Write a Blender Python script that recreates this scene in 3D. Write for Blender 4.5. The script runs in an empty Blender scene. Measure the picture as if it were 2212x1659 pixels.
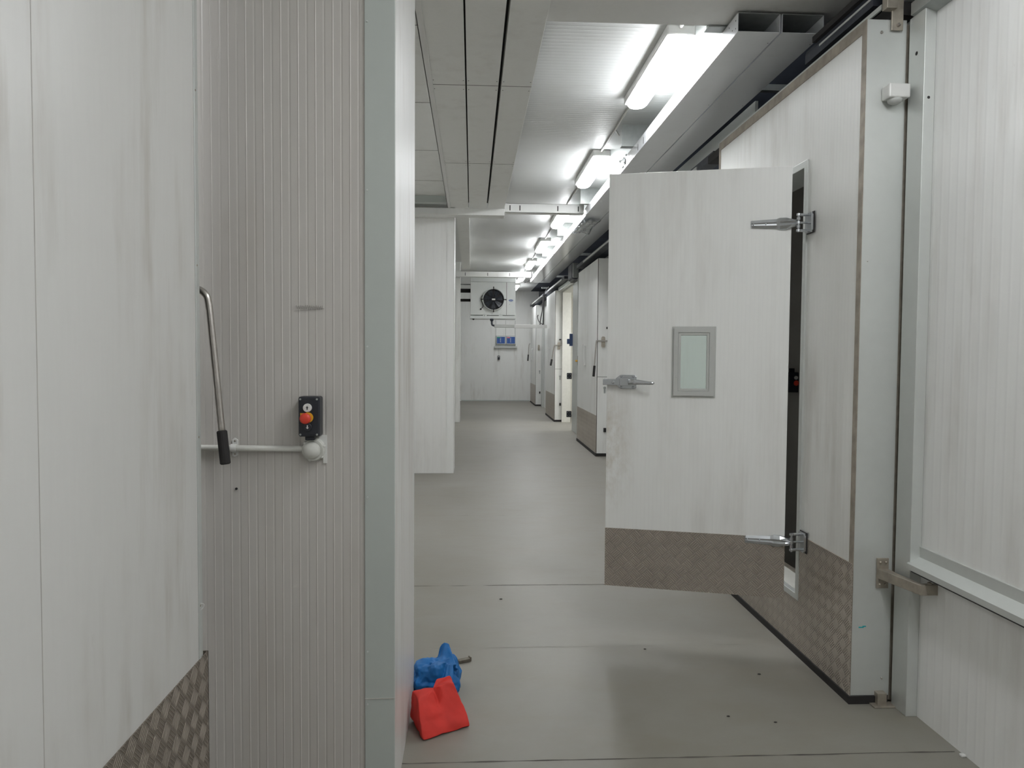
import bpy, bmesh, math, random
from mathutils import Vector, Matrix, noise
random.seed(4)
R = math.radians
C = bpy.context.scene.collection
sc = bpy.context.scene

# ------------------------------------------------------------------ camera
H = 1.5
cd = bpy.data.cameras.new('camera'); cam = bpy.data.objects.new('camera', cd); C.objects.link(cam)
cd.sensor_fit = 'HORIZONTAL'; cd.sensor_width = 36.0; cd.lens = 1620 / 2212 * 36.0
cd.clip_start = 0.05; cd.clip_end = 200
CAMR = Matrix.Rotation(R(-3.07), 4, 'Z') @ Matrix.Rotation(R(90 - 2.31), 4, 'X') @ Matrix.Rotation(R(0.40), 4, 'Z')
cam.matrix_world = Matrix.Translation((0, 0, H)) @ CAMR
sc.camera = cam

# ------------------------------------------------------------------ world, exposure
w = bpy.data.worlds.new('world'); sc.world = w; w.use_nodes = True
w.node_tree.nodes['Background'].inputs[0].default_value = (0.5, 0.52, 0.55, 1)
w.node_tree.nodes['Background'].inputs[1].default_value = 0.02
sc.view_settings.view_transform = 'Standard'; sc.view_settings.look = 'None'
sc.view_settings.gamma = 1.0; sc.view_settings.use_curve_mapping = False
sc.view_settings.exposure = 1.47
sc.cycles.max_bounces = 24; sc.cycles.diffuse_bounces = 16; sc.cycles.glossy_bounces = 6
LAMP_COLOR = (0.96, 0.98, 1.0); LAMP_STRENGTH = 15.0
LAMP_Y = [-1.6, 0.75, 4.5, 7.25, 10.0, 12.75, 15.5, 18.25, 21.0]  # first entry: lamp added behind the viewer to brighten the near side

# ------------------------------------------------------------------ helpers
def box(bm, a, b):
    x0, x1 = sorted((a[0], b[0])); y0, y1 = sorted((a[1], b[1])); z0, z1 = sorted((a[2], b[2]))
    v = [bm.verts.new(p) for p in ((x0,y0,z0),(x1,y0,z0),(x1,y1,z0),(x0,y1,z0),(x0,y0,z1),(x1,y0,z1),(x1,y1,z1),(x0,y1,z1))]
    for f in ((0,3,2,1),(4,5,6,7),(0,1,5,4),(1,2,6,5),(2,3,7,6),(3,0,4,7)):
        bm.faces.new([v[i] for i in f])
    return bm
def B(*pairs):
    bm = bmesh.new()
    for a, b in pairs: box(bm, a, b)
    return bm
def ring(bm, o, i, d0, d1, plane='XZ'):
    """rectangular ring: o, i = (a0, b0, a1, b1), depth d0..d1"""
    def P(a, b, c): return (a, c, b) if plane == 'XZ' else ((c, a, b) if plane == 'YZ' else (a, b, c))
    def rect(r, c): return [bm.verts.new(P(*q, c)) for q in ((r[0],r[1]),(r[2],r[1]),(r[2],r[3]),(r[0],r[3]))]
    of, inf, ob, ib = rect(o, d0), rect(i, d0), rect(o, d1), rect(i, d1)
    for k in range(4):
        j = (k + 1) % 4
        bm.faces.new((of[k], of[j], inf[j], inf[k])); bm.faces.new((ob[k], ib[k], ib[j], ob[j]))
        bm.faces.new((of[k], ob[k], ob[j], of[j])); bm.faces.new((inf[k], inf[j], ib[j], ib[k]))
    bmesh.ops.recalc_face_normals(bm, faces=bm.faces)
    return bm
def cyl(bm, p, q, r, r2=None, n=20):
    p, q = Vector(p), Vector(q); d = q - p
    m = Matrix.Translation((p + q) / 2) @ d.to_track_quat('Z', 'Y').to_matrix().to_4x4()
    bmesh.ops.create_cone(bm, cap_ends=True, segments=n, radius1=r, radius2=r if r2 is None else r2, depth=d.length, matrix=m)
    return bm
def tube(bm, pts, r, n=12):
    pts = [Vector(p) for p in pts]; rs = r if isinstance(r, (list, tuple)) else [r] * len(pts)
    rings = []; up = Vector((0.31, 0.2, 0.93))
    for k, p in enumerate(pts):
        t = (pts[min(k + 1, len(pts) - 1)] - pts[max(k - 1, 0)]).normalized()
        a = t.cross(up).normalized(); b = a.cross(t).normalized(); up = b
        rings.append([bm.verts.new(p + (a * math.cos(2*math.pi*i/n) + b * math.sin(2*math.pi*i/n)) * rs[k]) for i in range(n)])
    for k in range(len(rings) - 1):
        for i in range(n):
            bm.faces.new((rings[k][i], rings[k][(i+1) % n], rings[k+1][(i+1) % n], rings[k+1][i]))
    bm.faces.new(rings[0][::-1]); bm.faces.new(rings[-1])
    return bm
def smooth_path(pts, k=6):
    pts = [Vector(p) for p in pts]; out = []
    for i in range(len(pts) - 1):
        p0, p1, p2, p3 = pts[max(i-1, 0)], pts[i], pts[i+1], pts[min(i+2, len(pts)-1)]
        for j in range(k):
            t = j / k
            out.append(0.5 * ((2*p1) + (p2-p0)*t + (2*p0-5*p1+4*p2-p3)*t*t + (3*p1-p0-3*p2+p3)*t**3))
    out.append(pts[-1]); return out
def lathe(bm, prof, c, axis='Y', n=48):
    """prof: (radius, offset) pairs along the axis through c"""
    c = Vector(c); rings = []
    for r, o in prof:
        rg = []
        for i in range(n):
            a = 2*math.pi*i/n; u, v = r*math.cos(a), r*math.sin(a)
            rg.append(bm.verts.new(c + Vector({'Y': (u, o, v), 'X': (o, u, v), 'Z': (u, v, o)}[axis])))
        rings.append(rg)
    for k in range(len(rings) - 1):
        for i in range(n):
            bm.faces.new((rings[k][i], rings[k][(i+1) % n], rings[k+1][(i+1) % n], rings[k+1][i]))
    bm.faces.new(rings[0]); bm.faces.new(rings[-1][::-1])
    bmesh.ops.recalc_face_normals(bm, faces=bm.faces)
    return bm
def prism(bm, poly, d0, d1, plane='XZ'):
    def P(a, b, c): return (a, c, b) if plane == 'XZ' else ((c, a, b) if plane == 'YZ' else (a, b, c))
    f = [bm.verts.new(P(a, b, d0)) for a, b in poly]; g = [bm.verts.new(P(a, b, d1)) for a, b in poly]
    n = len(poly)
    bm.faces.new(f); bm.faces.new(g[::-1])
    for i in range(n): bm.faces.new((f[i], f[(i+1) % n], g[(i+1) % n], g[i]))
    bmesh.ops.recalc_face_normals(bm, faces=bm.faces)
    return bm
def bm_shift(bm, v):
    bmesh.ops.translate(bm, verts=bm.verts, vec=v); return bm

def obj(name, bm, m, parent=None, bevel=0, local=False, smooth=False, seg=2):
    """links the bmesh (world coordinates unless local) as one mesh object"""
    if parent is not None and not local:
        bmesh.ops.translate(bm, verts=bm.verts, vec=-Vector(WORLD[parent.name]))
    me = bpy.data.meshes.new(name); bm.to_mesh(me); bm.free()
    o = bpy.data.objects.new(name, me); C.objects.link(o)
    if m is not None: me.materials.append(m)
    if smooth:
        for p in me.polygons: p.use_smooth = True
    if parent is not None: o.parent = parent
    WORLD[o.name] = WORLD[parent.name] if parent is not None else (0, 0, 0)
    if bevel:
        b = o.modifiers.new('bevel', 'BEVEL'); b.width = bevel; b.segments = seg; b.limit_method = 'ANGLE'; b.angle_limit = R(40)
    return o
def each(name, bm, m, parent=None, **kw):
    """one object per separate piece of the mesh"""
    bm.verts.index_update(); bm.verts.ensure_lookup_table(); seen = set(); out = []
    for v0 in bm.verts:
        if v0.index in seen: continue
        stack, isl = [v0], []; seen.add(v0.index)
        while stack:
            v = stack.pop(); isl.append(v)
            for e in v.link_edges:
                q = e.other_vert(v)
                if q.index not in seen: seen.add(q.index); stack.append(q)
        nb = bmesh.new(); mp = {v: nb.verts.new(v.co) for v in sorted(isl, key=lambda v: v.index)}
        for f in {f for v in isl for f in v.link_faces}: nb.faces.new([mp[v] for v in f.verts])
        out.append(obj(name, nb, m, parent, **kw))
    bm.free(); return out
WORLD = {}
def tag(o, label, cat, group=None, kind=None):
    o['label'] = label; o['category'] = cat
    if group: o['group'] = group
    if kind: o['kind'] = kind
    return o
def thing(name, label, cat, loc=(0, 0, 0), group=None, kind=None):
    o = bpy.data.objects.new(name, None); C.objects.link(o); o.location = loc; o.empty_display_size = 0.1
    WORLD[o.name] = loc
    return tag(o, label, cat, group, kind)
def struct(name, bm, m, label, cat, bevel=0):
    return tag(obj(name, bm, m, bevel=bevel), label, cat, kind='structure')
def copy_tree(o, parent=None):
    c = o.copy(); C.objects.link(c); c.parent = parent; WORLD[c.name] = WORLD.get(o.name, (0, 0, 0))
    for ch in list(o.children): copy_tree(ch, c)
    return c

# ------------------------------------------------------------------ materials
class N:
    def __init__(s, name):
        s.m = bpy.data.materials.new(name); s.m.use_nodes = True; s.t = s.m.node_tree
        s.p = s.t.nodes['Principled BSDF']; s.tc = s.t.nodes.new('ShaderNodeTexCoord').outputs['Object']
    def n(s, kind, **kw):
        x = s.t.nodes.new(kind)
        for k, v in kw.items(): setattr(x, k, v)
        return x
    def L(s, a, b): s.t.links.new(a, b)
    def math(s, op, a, b=None, c=None, clamp=False):
        x = s.n('ShaderNodeMath', operation=op, use_clamp=clamp)
        for i, v in enumerate((a, b, c)):
            if v is None: continue
            if isinstance(v, (int, float)): x.inputs[i].default_value = v
            else: s.L(v, x.inputs[i])
        return x.outputs[0]
    def noise(s, scale, detail=3, stretch=(1, 1, 1), rough=0.5, off=(0, 0, 0)):
        mp = s.n('ShaderNodeMapping'); mp.inputs['Scale'].default_value = stretch; mp.inputs['Location'].default_value = off; s.L(s.tc, mp.inputs[0])
        x = s.n('ShaderNodeTexNoise'); x.inputs['Scale'].default_value = scale; x.inputs['Detail'].default_value = detail
        x.inputs['Roughness'].default_value = rough; s.L(mp.outputs[0], x.inputs['Vector']); return x.outputs[0]
    def ramp(s, f, a, b):
        x = s.n('ShaderNodeMapRange'); x.inputs[1].default_value = a; x.inputs[2].default_value = b; x.clamp = True
        s.L(f, x.inputs[0]); return x.outputs[0]
    def mix(s, f, a, b):
        x = s.n('ShaderNodeMix', data_type='RGBA')
        if isinstance(f, (int, float)): x.inputs[0].default_value = f
        else: s.L(f, x.inputs[0])
        for i, v in ((6, a), (7, b)):
            if isinstance(v, tuple): x.inputs[i].default_value = (*v[:3], 1)
            else: s.L(v, x.inputs[i])
        return x.outputs[2]
    def base(s, c):
        if isinstance(c, tuple): s.p.inputs['Base Color'].default_value = (*c[:3], 1)
        else: s.L(c, s.p.inputs['Base Color'])
    def set(s, rough=0.5, metal=0.0, spec=0.5):
        s.p.inputs['Roughness'].default_value = rough; s.p.inputs['Metallic'].default_value = metal
        s.p.inputs['Specular IOR Level'].default_value = spec; return s
    def bump(s, h, dist=0.001, strength=1.0):
        x = s.n('ShaderNodeBump'); x.inputs['Distance'].default_value = dist; x.inputs['Strength'].default_value = strength
        s.L(h, x.inputs['Height']); s.L(x.outputs[0], s.p.inputs['Normal'])
    def axis(s, k):
        x = s.n('ShaderNodeSeparateXYZ'); s.L(s.tc, x.inputs[0]); return x.outputs['XYZ'.index(k)]

def flat(name, c, rough=0.5, metal=0.0, spec=0.5, var=0.0, sc_=20):
    k = N(name).set(rough, metal, spec)
    if var:
        f = k.ramp(k.noise(sc_, 4), 0.3, 0.7)
        k.base(k.mix(f, tuple(x * (1 - var) for x in c), tuple(min(1, x * (1 + var)) for x in c)))
    else: k.base(c)
    return k.m

def panel(name, c, rib=None, period=0.05, depth=0.0006, dirt=0.25, dirt_col=(0.36, 0.31, 0.25), rough=0.4, vert='Z', streak=8.0, grime=None, spec=0.5):
    """white coated sheet: faint rolled ribs along one axis, rubbed dirt in streaks"""
    k = N(name).set(rough, 0.0, spec)
    st = {'Z': (1, 1, 0.12), 'Y': (1, 0.12, 1), 'X': (0.12, 1, 1)}[vert]
    a = k.ramp(k.noise(streak, 5, st, 0.6), 0.46, 0.74)
    b = k.ramp(k.noise(1.7, 4, (1, 1, 0.6), 0.6, (3, 1, 2)), 0.42, 0.68)
    sp = k.ramp(k.noise(26, 4, (1, 1, 0.5), 0.7, (7, 3, 1)), 0.66, 0.78)
    f = k.math('MULTIPLY', a, b)
    f = k.math('MULTIPLY_ADD', k.math('MULTIPLY', sp, b), 0.5, f)
    f = k.math('MULTIPLY', f, dirt, clamp=True)
    col = k.mix(f, c, dirt_col)
    fine = k.ramp(k.noise(60, 3, st), 0.3, 0.7)
    col = k.mix(k.math('MULTIPLY', fine, 0.05), col, tuple(x * 0.6 for x in c))
    if rib:
        u = k.math('MULTIPLY', k.axis(rib), 2 * math.pi / period)
        s1 = k.math('SINE', u)
        col = k.mix(k.math('MULTIPLY', k.math('POWER', k.math('MULTIPLY_ADD', s1, 0.5, 0.5), 4), 0.04), col, tuple(x * 0.6 for x in c))
        h = k.math('POWER', k.math('MULTIPLY_ADD', s1, 0.5, 0.5), 6)
        k.bump(h, depth)
    if grime:   # rubbed grime below the latch
        e = k.ramp(k.axis('X'), grime - 0.16, grime); z = k.axis('Z')
        zz = k.math('MULTIPLY', k.ramp(z, 0.66, 0.95), k.math('SUBTRACT', 1.0, k.ramp(z, 1.12, 1.36)))
        g_ = k.math('MULTIPLY', k.math('MULTIPLY', e, zz), k.ramp(k.noise(22, 5, (1, 1, 0.6), 0.7), 0.40, 0.68))
        col = k.mix(k.math('MULTIPLY', g_, 0.55), col, (0.46, 0.38, 0.27))
    k.base(col)
    return k.m

def tread(name, ua, va, c=(0.47, 0.42, 0.365), period=0.047):
    """five-bar tread plate; ua, va: object axes of the sheet"""
    k = N(name).set(0.34, 0.55, 0.5)
    u0, v0 = k.axis(ua), k.axis(va)
    q = 0.70711
    u = k.math('DIVIDE', k.math('MULTIPLY', k.math('ADD', u0, v0), q), period)
    v = k.math('DIVIDE', k.math('MULTIPLY', k.math('SUBTRACT', u0, v0), q), period)
    fu, fv = k.math('FLOOR', u), k.math('FLOOR', v)
    par = k.math('ABSOLUTE', k.math('MODULO', k.math('ADD', fu, fv), 2.0))
    cu, cv = k.math('FRACT', u), k.math('FRACT', v)
    def group(a, b):
        s = k.math('SINE', k.math('MULTIPLY_ADD', a, 2 * math.pi * 5, -math.pi / 2))
        s = k.ramp(s, 0.0, 0.8)
        e = k.math('ABSOLUTE', k.math('SUBTRACT', b, 0.5))
        return k.math('MULTIPLY', s, k.math('SUBTRACT', 1.0, k.ramp(e, 0.36, 0.47)))
    g0, g1 = group(cu, cv), group(cv, cu)
    mx = k.n('ShaderNodeMix', data_type='FLOAT'); k.L(par, mx.inputs[0]); k.L(g0, mx.inputs[2]); k.L(g1, mx.inputs[3])
    h = mx.outputs[0]
    d = k.ramp(k.noise(5, 5, rough=0.7), 0.35, 0.7)
    col = k.mix(k.math('MULTIPLY', d, 0.6), c, tuple(x * 0.68 for x in c))
    col = k.mix(k.math('MULTIPLY', h, 0.55), col, tuple(min(1, x * 1.55) for x in c))
    k.base(col); k.bump(h, 0.003, 1.0)
    return k.m

M = {}
M['white'] = panel('white_panel', (0.84, 0.845, 0.825), dirt=0.5)
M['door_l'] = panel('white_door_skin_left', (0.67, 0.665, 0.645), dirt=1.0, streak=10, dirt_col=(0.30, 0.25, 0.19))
M['door_y'] = panel('white_door_skin_y', (0.84, 0.845, 0.825), 'Y', 0.03, 0.00018, dirt=0.5)
M['leaf'] = panel('white_door_skin_x', (0.86, 0.865, 0.845), 'X', 0.02, 0.00006, dirt=0.4, grime=0.88)
M['wall_y'] = panel('white_wall_y', (0.84, 0.845, 0.83), 'Y', 0.05, 0.0004, dirt=0.45)
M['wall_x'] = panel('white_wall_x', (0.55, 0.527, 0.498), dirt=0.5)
M['far_x'] = panel('white_far_panel_x', (0.83, 0.83, 0.81), 'X', 0.10, 0.0006, dirt=0.35)
M['ceil'] = panel('ceiling_sheet', (0.76, 0.77, 0.76), 'Y', 0.05, 0.0009, dirt=0.15, rough=0.42, vert='X', spec=0.3)
M['soffit'] = panel('soffit_sheet', (0.78, 0.78, 0.76), dirt=0.2, rough=0.45)
M['duct'] = panel('duct_sheet', (0.82, 0.825, 0.80), dirt=0.25, rough=0.4)
M['trunk'] = panel('trunking_sheet', (0.86, 0.88, 0.91), dirt=0.1, rough=0.16)
M['trim'] = flat('grey_flashing', (0.47, 0.505, 0.48), 0.4, var=0.01)
M['alu'] = flat('aluminium', (0.62, 0.64, 0.62), 0.42, 0.4, var=0.015)
M['alu_d'] = flat('dull_aluminium', (0.40, 0.42, 0.41), 0.4, 0.6, var=0.1)
M['dirty'] = flat('dirty_edge_strip', (0.34, 0.30, 0.25), 0.6, 0.2, var=0.25, sc_=14)
M['tan'] = flat('stained_metal', (0.42, 0.38, 0.32), 0.45, 0.6, var=0.15, sc_=30)
M['steel'] = flat('brushed_steel', (0.50, 0.47, 0.44), 0.28, 0.95, var=0.08, sc_=60)
M['chrome'] = flat('cast_chrome', (0.56, 0.58, 0.60), 0.24, 0.9, var=0.05)
M['black'] = flat('black_plastic', (0.018, 0.020, 0.028), 0.4)
M['rubber'] = flat('black_rubber', (0.022, 0.020, 0.020), 0.75)
M['darksteel'] = flat('dark_steel', (0.05, 0.055, 0.07), 0.5, 0.3, var=0.2)
M['void'] = flat('dark_recess_faces', (0.05, 0.06, 0.085), 0.8, var=0.3, sc_=3)  # dark blue-grey colour on every face of the recess
M['plast'] = flat('white_plastic', (0.72, 0.72, 0.70), 0.35)
M['pipe'] = flat('grey_white_conduit', (0.60, 0.60, 0.56), 0.4)
M['frame'] = flat('grey_window_frame', (0.52, 0.53, 0.51), 0.45)
M['red'] = flat('red_cloth', (0.62, 0.035, 0.025), 0.75, var=0.15, sc_=9)
M['redb'] = flat('red_button', (0.70, 0.06, 0.035), 0.35)
M['yellow'] = flat('yellow_plate', (0.80, 0.42, 0.03), 0.45)
M['blue'] = flat('blue_cloth', (0.004, 0.14, 0.42), 0.55, var=0.2, sc_=12)
M['bluebox'] = flat('blue_box', (0.03, 0.10, 0.35), 0.4)
M['bluedark'] = flat('dark_blue_box', (0.04, 0.07, 0.16), 0.4)
M['grn'] = flat('green_label', (0.05, 0.35, 0.22), 0.5)
M['pink'] = flat('pink_label', (0.75, 0.2, 0.25), 0.5)
M['cream'] = flat('cream_panel', (0.78, 0.77, 0.715), 0.5, var=0.03)
M['fangrey'] = flat('fan_blade_grey', (0.03, 0.035, 0.045), 0.35)
M['case'] = panel('cooler_casing', (0.74, 0.76, 0.74), dirt=0.1, rough=0.3)
M['darkwall'] = flat('dark_room_wall', (0.50, 0.485, 0.46), 0.7)
M['darkskin'] = flat('dirty_gasket', (0.05, 0.045, 0.04), 0.8)
M['rust'] = flat('dull_brown_metal', (0.15, 0.13, 0.10), 0.5, 0.3, var=0.2, sc_=60)
M['teal'] = flat('teal_marker', (0.02, 0.42, 0.45), 0.6)
M['pen'] = flat('pen_ink', (0.25, 0.235, 0.22), 0.7)
M['tread_y'] = tread('tread_plate_y', 'Y', 'Z')
M['tread_x'] = tread('tread_plate_x', 'X', 'Z')
M['tread_dark'] = tread('tread_plate_left', 'Y', 'Z', (0.31, 0.268, 0.225))

k = N('floor_coating').set(0.38, 0.0, 0.5)
a = k.ramp(k.noise(1.1, 6, (1, 1, 1), 0.65), 0.36, 0.68); b = k.ramp(k.noise(4, 6, (0.5, 1, 1), 0.65, (4, 2, 0)), 0.45, 0.8)
col = k.mix(a, (0.225, 0.212, 0.180), (0.272, 0.262, 0.232)); col = k.mix(k.math('MULTIPLY', b, 0.45), col, (0.215, 0.19, 0.14))
scr = k.ramp(k.noise(3, 6, (1.0, 9, 1), 0.7, (1, 9, 0)), 0.66, 0.74); col = k.mix(k.math('MULTIPLY', scr, 0.35), col, (0.15, 0.14, 0.125))
speck = k.ramp(k.noise(35, 3, off=(2, 8, 0)), 0.74, 0.79); col = k.mix(k.math('MULTIPLY', speck, 0.5), col, (0.2, 0.18, 0.15))
k.base(col)
k.L(k.math('MULTIPLY_ADD', a, 0.12, 0.42), k.p.inputs['Roughness'])
k.bump(k.noise(9, 5), 0.004, 0.25)
M['floor'] = k.m
M['joint'] = flat('joint_dirt', (0.10, 0.09, 0.08), 0.8, var=0.4, sc_=15)
M['joint_l'] = flat('joint_faint', (0.27, 0.26, 0.23), 0.7, var=0.3, sc_=9)

k = N('clear_glass'); k.p.inputs['Base Color'].default_value = (0.80, 0.90, 0.86, 1); k.set(0.03)
k.p.inputs['Transmission Weight'].default_value = 1.0; k.p.inputs['IOR'].default_value = 1.03
M['glass'] = k.m
M['seam'] = flat('panel_seam', (0.50, 0.48, 0.45), 0.6, var=0.2, sc_=6)
k = N('lamp_diffuser'); k.base((0.9, 0.9, 0.9)); k.p.inputs['Emission Color'].default_value = (*LAMP_COLOR, 1); k.p.inputs['Emission Strength'].default_value = LAMP_STRENGTH
M['lamp'] = k.m
k = N('film'); k.base((0.75, 0.78, 0.80)); k.set(0.2)
k.p.inputs['Transmission Weight'].default_value = 0.6; M['film'] = k.m

# ------------------------------------------------------------------ setting
YE = 23.7
struct('floor', B(((-3.4, -4.2, -0.1), (5.0, YE + 0.2, 0))), M['floor'], 'grey coated concrete floor running the length of the corridor', 'floor')
def joint_bm(y, wdt, x0, x1):
    bm = bmesh.new(); n = 160; prev = None
    for i in range(n + 1):
        x = x0 + (x1 - x0) * i / n
        yy = y + 0.004 * noise.noise(Vector((x * 3, y, 0))); ww = max(0.0003, wdt * (0.55 + 0.9 * noise.noise(Vector((x * 9, y * 3, 5)))))
        cur = (bm.verts.new((x, yy - ww, 0.0006)), bm.verts.new((x, yy + ww, 0.0006)))
        if prev: bm.faces.new((prev[0], cur[0], cur[1], prev[1]))
        prev = cur
    return bm
for i, (y, wd, m) in enumerate(((2.70, 0.005, 'joint'), (4.80, 0.006, 'joint'), (3.77, 0.003, 'joint_l'), (6.9, 0.004, 'joint_l'), (7.9, 0.006, 'joint_l'), (10.0, 0.006, 'joint_l'))):
    struct('trim_%d' % (i + 20), joint_bm(y, wd, -0.9, 1.84), M[m], ['dirty floor joint in front of the red bag', 'dirty floor joint under the open door leaf', 'faint floor joint behind the blue bag', 'faint floor joint beyond the open leaf', 'scuffed floor joint in the middle of the corridor', 'faint floor joint near the second partition'][i], 'floor joint')

# ceilings
struct('ceiling', B(((-3.4, 4.07, 3.47), (1.84, YE + 0.2, 3.57))), M['ceil'], 'glossy ribbed white ceiling above the lamps', 'ceiling')
struct('ceiling_front', B(((0.384, -4.2, 3.28), (2.6, 4.07, 3.5))), M['soffit'], 'lower plain grey ceiling section before the trunking', 'ceiling')
struct('ceiling_side', B(((-3.4, -4.2, 3.33), (0.38, 4.07, 3.5))), M['soffit'], 'grey ceiling section above the flat ducts', 'ceiling')

# left front wall with rolled ribs (real profile)
def ribbed(x0, x1, y, z0, z1, period, start):
    bm = bmesh.new(); pts = [(x0, y)]
    x = start
    while x < x1 - 0.01:
        if x > x0 + 0.01:
            pts += [(x - 0.0024, y), (x - 0.0008, y - 0.0011), (x + 0.0008, y - 0.0011), (x + 0.0024, y)]
        g = x + period / 2
        if g > x0 + 0.01 and g < x1 - 0.01:
            pts += [(g - 0.004, y), (g - 0.001, y + 0.0008), (g + 0.001, y + 0.0008), (g + 0.004, y)]
        x += period
    pts += [(x1, y), (x1, y + 0.79), (x0, y + 0.79)]
    return prism(bm, pts, z0, z1, 'XY')
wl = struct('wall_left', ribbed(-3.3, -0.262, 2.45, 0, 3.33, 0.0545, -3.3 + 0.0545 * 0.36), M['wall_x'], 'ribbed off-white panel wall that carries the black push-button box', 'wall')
obj('corner_flashing', B(((-0.346, 2.444, 0), (-0.2485, 2.4495, 3.33)), ((-0.2615, 2.4496, 0), (-0.252, 3.262, 3.33))), M['trim'], wl, bevel=0.002)
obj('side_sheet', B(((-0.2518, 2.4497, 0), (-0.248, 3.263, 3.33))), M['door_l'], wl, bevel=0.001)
obj('flashing_joint', B(((-0.347, 2.4425, 0.362), (-0.2485, 2.4439, 0.3645))), M['seam'], wl)
bm = bmesh.new()
for z in (0.345, 0.52, 1.03, 1.52, 2.02, 2.55):
    cyl(bm, (-0.337, 2.445, z), (-0.337, 2.4405, z), 0.0028, n=10)
each('rivet', bm, M['alu'], wl)
# pen scribble
bm = bmesh.new(); pts = []
for i in range(60):
    t = i / 59; pts.append((-0.565 + 0.085 * t, 2.4475, 1.645 + 0.006 * math.sin(i * 1.3) + 0.003 * math.sin(i * 3.1) - 0.002 * t))
tube(bm, pts, 0.0005, 5)
tube(bm, [(-0.57, 2.4475, 1.632), (-0.52, 2.4475, 1.636), (-0.475, 2.4475, 1.641)], 0.0005, 5)
obj('pen_scribble', bm, M['pen'], wl)
bm = bmesh.new(); cyl(bm, (-0.756, 2.447, 1.059), (-0.756, 2.4435, 1.059), 0.004, n=12); obj('screw_hole', bm, M['rubber'], wl)

# partitions of the bays on the left
def partition(name, y, x1, label):
    p = struct(name, B(((-3.3, y, 0), (x1 - 0.09, y + 0.5, 3.16))), M['far_x'], label, 'wall')
    obj('corner_flashing', B(((x1 - 0.09, y - 0.006, 0), (x1 - 0.004, y, 3.16)), ((x1 - 0.09, y, 0), (x1 - 0.004, y + 0.5, 3.16))), M['white'], p)
    obj('edge_trim', B(((x1 - 0.006, y - 0.008, 0), (x1, y + 0.5, 3.16))), M['plast'], p)
    return p
partition('wall_left_middle', 9.37, -0.222, 'off-white panel partition end in the middle distance')
partition('wall_left_far', 16.35, -0.262, 'narrow white partition end before the far wall')
struct('wall_side', B(((-3.4, -4.2, 0), (-3.3, YE + 0.2, 3.5))), M['wall_y'], 'far side wall of the bays on the left', 'wall')
struct('wall_back', B(((-3.4, -4.3, 0), (2.7, -4.2, 3.5))), M['white'], 'white wall behind the viewer', 'wall')
struct('wall_end', B(((-3.4, YE, 0), (2.1, YE + 0.15, 3.5))), M['white'], 'white end wall of the corridor behind the cooler', 'wall')
struct('trim_4', B(((-3.3, 9.31, 3.16), (-0.222, 9.87, 3.47)), ((-3.3, 16.36, 3.16), (-0.262, 16.86, 3.47))), M['far_x'], 'white infill over the bay partitions up to the ceiling', 'trim')
struct('trim_1', B(((-0.33, YE - 0.02, 0), (1.83, YE, 0.03))), M['trim'], 'thin grey skirting at the foot of the end wall', 'trim')

# right walls
wr = struct('wall_right', B(((1.86, -4.2, 0), (2.0, 3.08, 2.98)), ((1.86, 3.08, 2.86), (2.0, 5.02, 2.98)), ((1.86, 5.02, 0), (2.05, 5.3, 2.98))),
            M['wall_y'], 'white panel wall beside the sliding door with a bumper rail', 'wall')
WR = 2.03
struct('wall_right_far', B(((WR, 5.3, 0), (WR + 0.14, 14.6, 2.98)), ((WR, 14.6, 2.86), (WR + 0.14, 16.45, 2.98)), ((WR, 16.45, 0), (WR + 0.14, YE, 2.98))),
       M['wall_y'], 'white panel wall behind the far sliding doors', 'wall')
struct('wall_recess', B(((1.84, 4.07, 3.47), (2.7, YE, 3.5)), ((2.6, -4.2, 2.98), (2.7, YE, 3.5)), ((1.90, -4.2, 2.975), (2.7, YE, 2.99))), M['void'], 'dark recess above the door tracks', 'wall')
# dark cold room behind the wicket
struct('wall_cold_room', B(((2.0, 5.15, 0), (4.6, 5.3, 2.98)), ((4.6, 2.6, 0), (4.7, 5.3, 2.98)), ((2.0, 2.6, 0), (4.6, 2.75, 2.98)), ((2.0, 2.6, 2.9), (4.6, 5.3, 2.98))),
       M['darkwall'], 'unlit cold room walls seen through the wicket opening', 'wall')
struct('trim_5', B(((1.905, 5.05, 2.99), (1.925, 8.4, 3.22))), M['frame'], 'grey sheet upstand above the wall beyond the large sliding door', 'trim')
# bright room behind the open doorway
struct('wall_bright_room', B(((4.4, 13.4, 0), (4.5, 18.6, 2.98)), ((2.17, 13.3, 0), (4.5, 13.4, 2.98)), ((2.17, 18.5, 0), (4.5, 18.6, 2.98)), ((2.17, 13.4, 2.9), (4.5, 18.5, 2.98))),
       M['cream'], 'cream walls of the lit room beyond the open doorway', 'wall')
struct('door_frame_reveal', B(((1.985, 16.44, 0), (WR + 0.145, 16.47, 2.86)), ((1.985, 14.6, 2.85), (WR + 0.145, 16.45, 2.88))), M['cream'], 'cream jamb and head of the open doorway', 'door frame')

# ------------------------------------------------------------------ sliding door 1 with wicket (right foreground)
DX, DY0, DY1, DZ = 1.64, 3.10, 4.97, 2.90
d1 = thing('door_1', 'large white sliding cold room door with an open wicket in it', 'sliding door', (DX, DY0, 0), kind='structure')
hole = (3.655, 0.305, 4.53, 2.425)
obj('door_panel', ring(bmesh.new(), (DY0 + 0.006, 0.035, DY1, DZ), (hole[0] - 0.004, hole[1] - 0.004, hole[2] + 0.004, hole[3] + 0.004), DX, DX + 0.165, 'YZ'), M['door_y'], d1, bevel=0.002)
obj('edge_trim', B(((DX - 0.001, DY0, 0.035), (DX + 0.168, DY0 + 0.006, DZ + 0.003))), M['alu'], d1)
bm = bmesh.new()
ring(bm, (DY0 + 0.0, 0.03, DY1, DZ + 0.004), (DY0 + 0.035, 0.0345, DY1 - 0.03, DZ - 0.045), DX - 0.004, DX - 0.0005, 'YZ')
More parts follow.
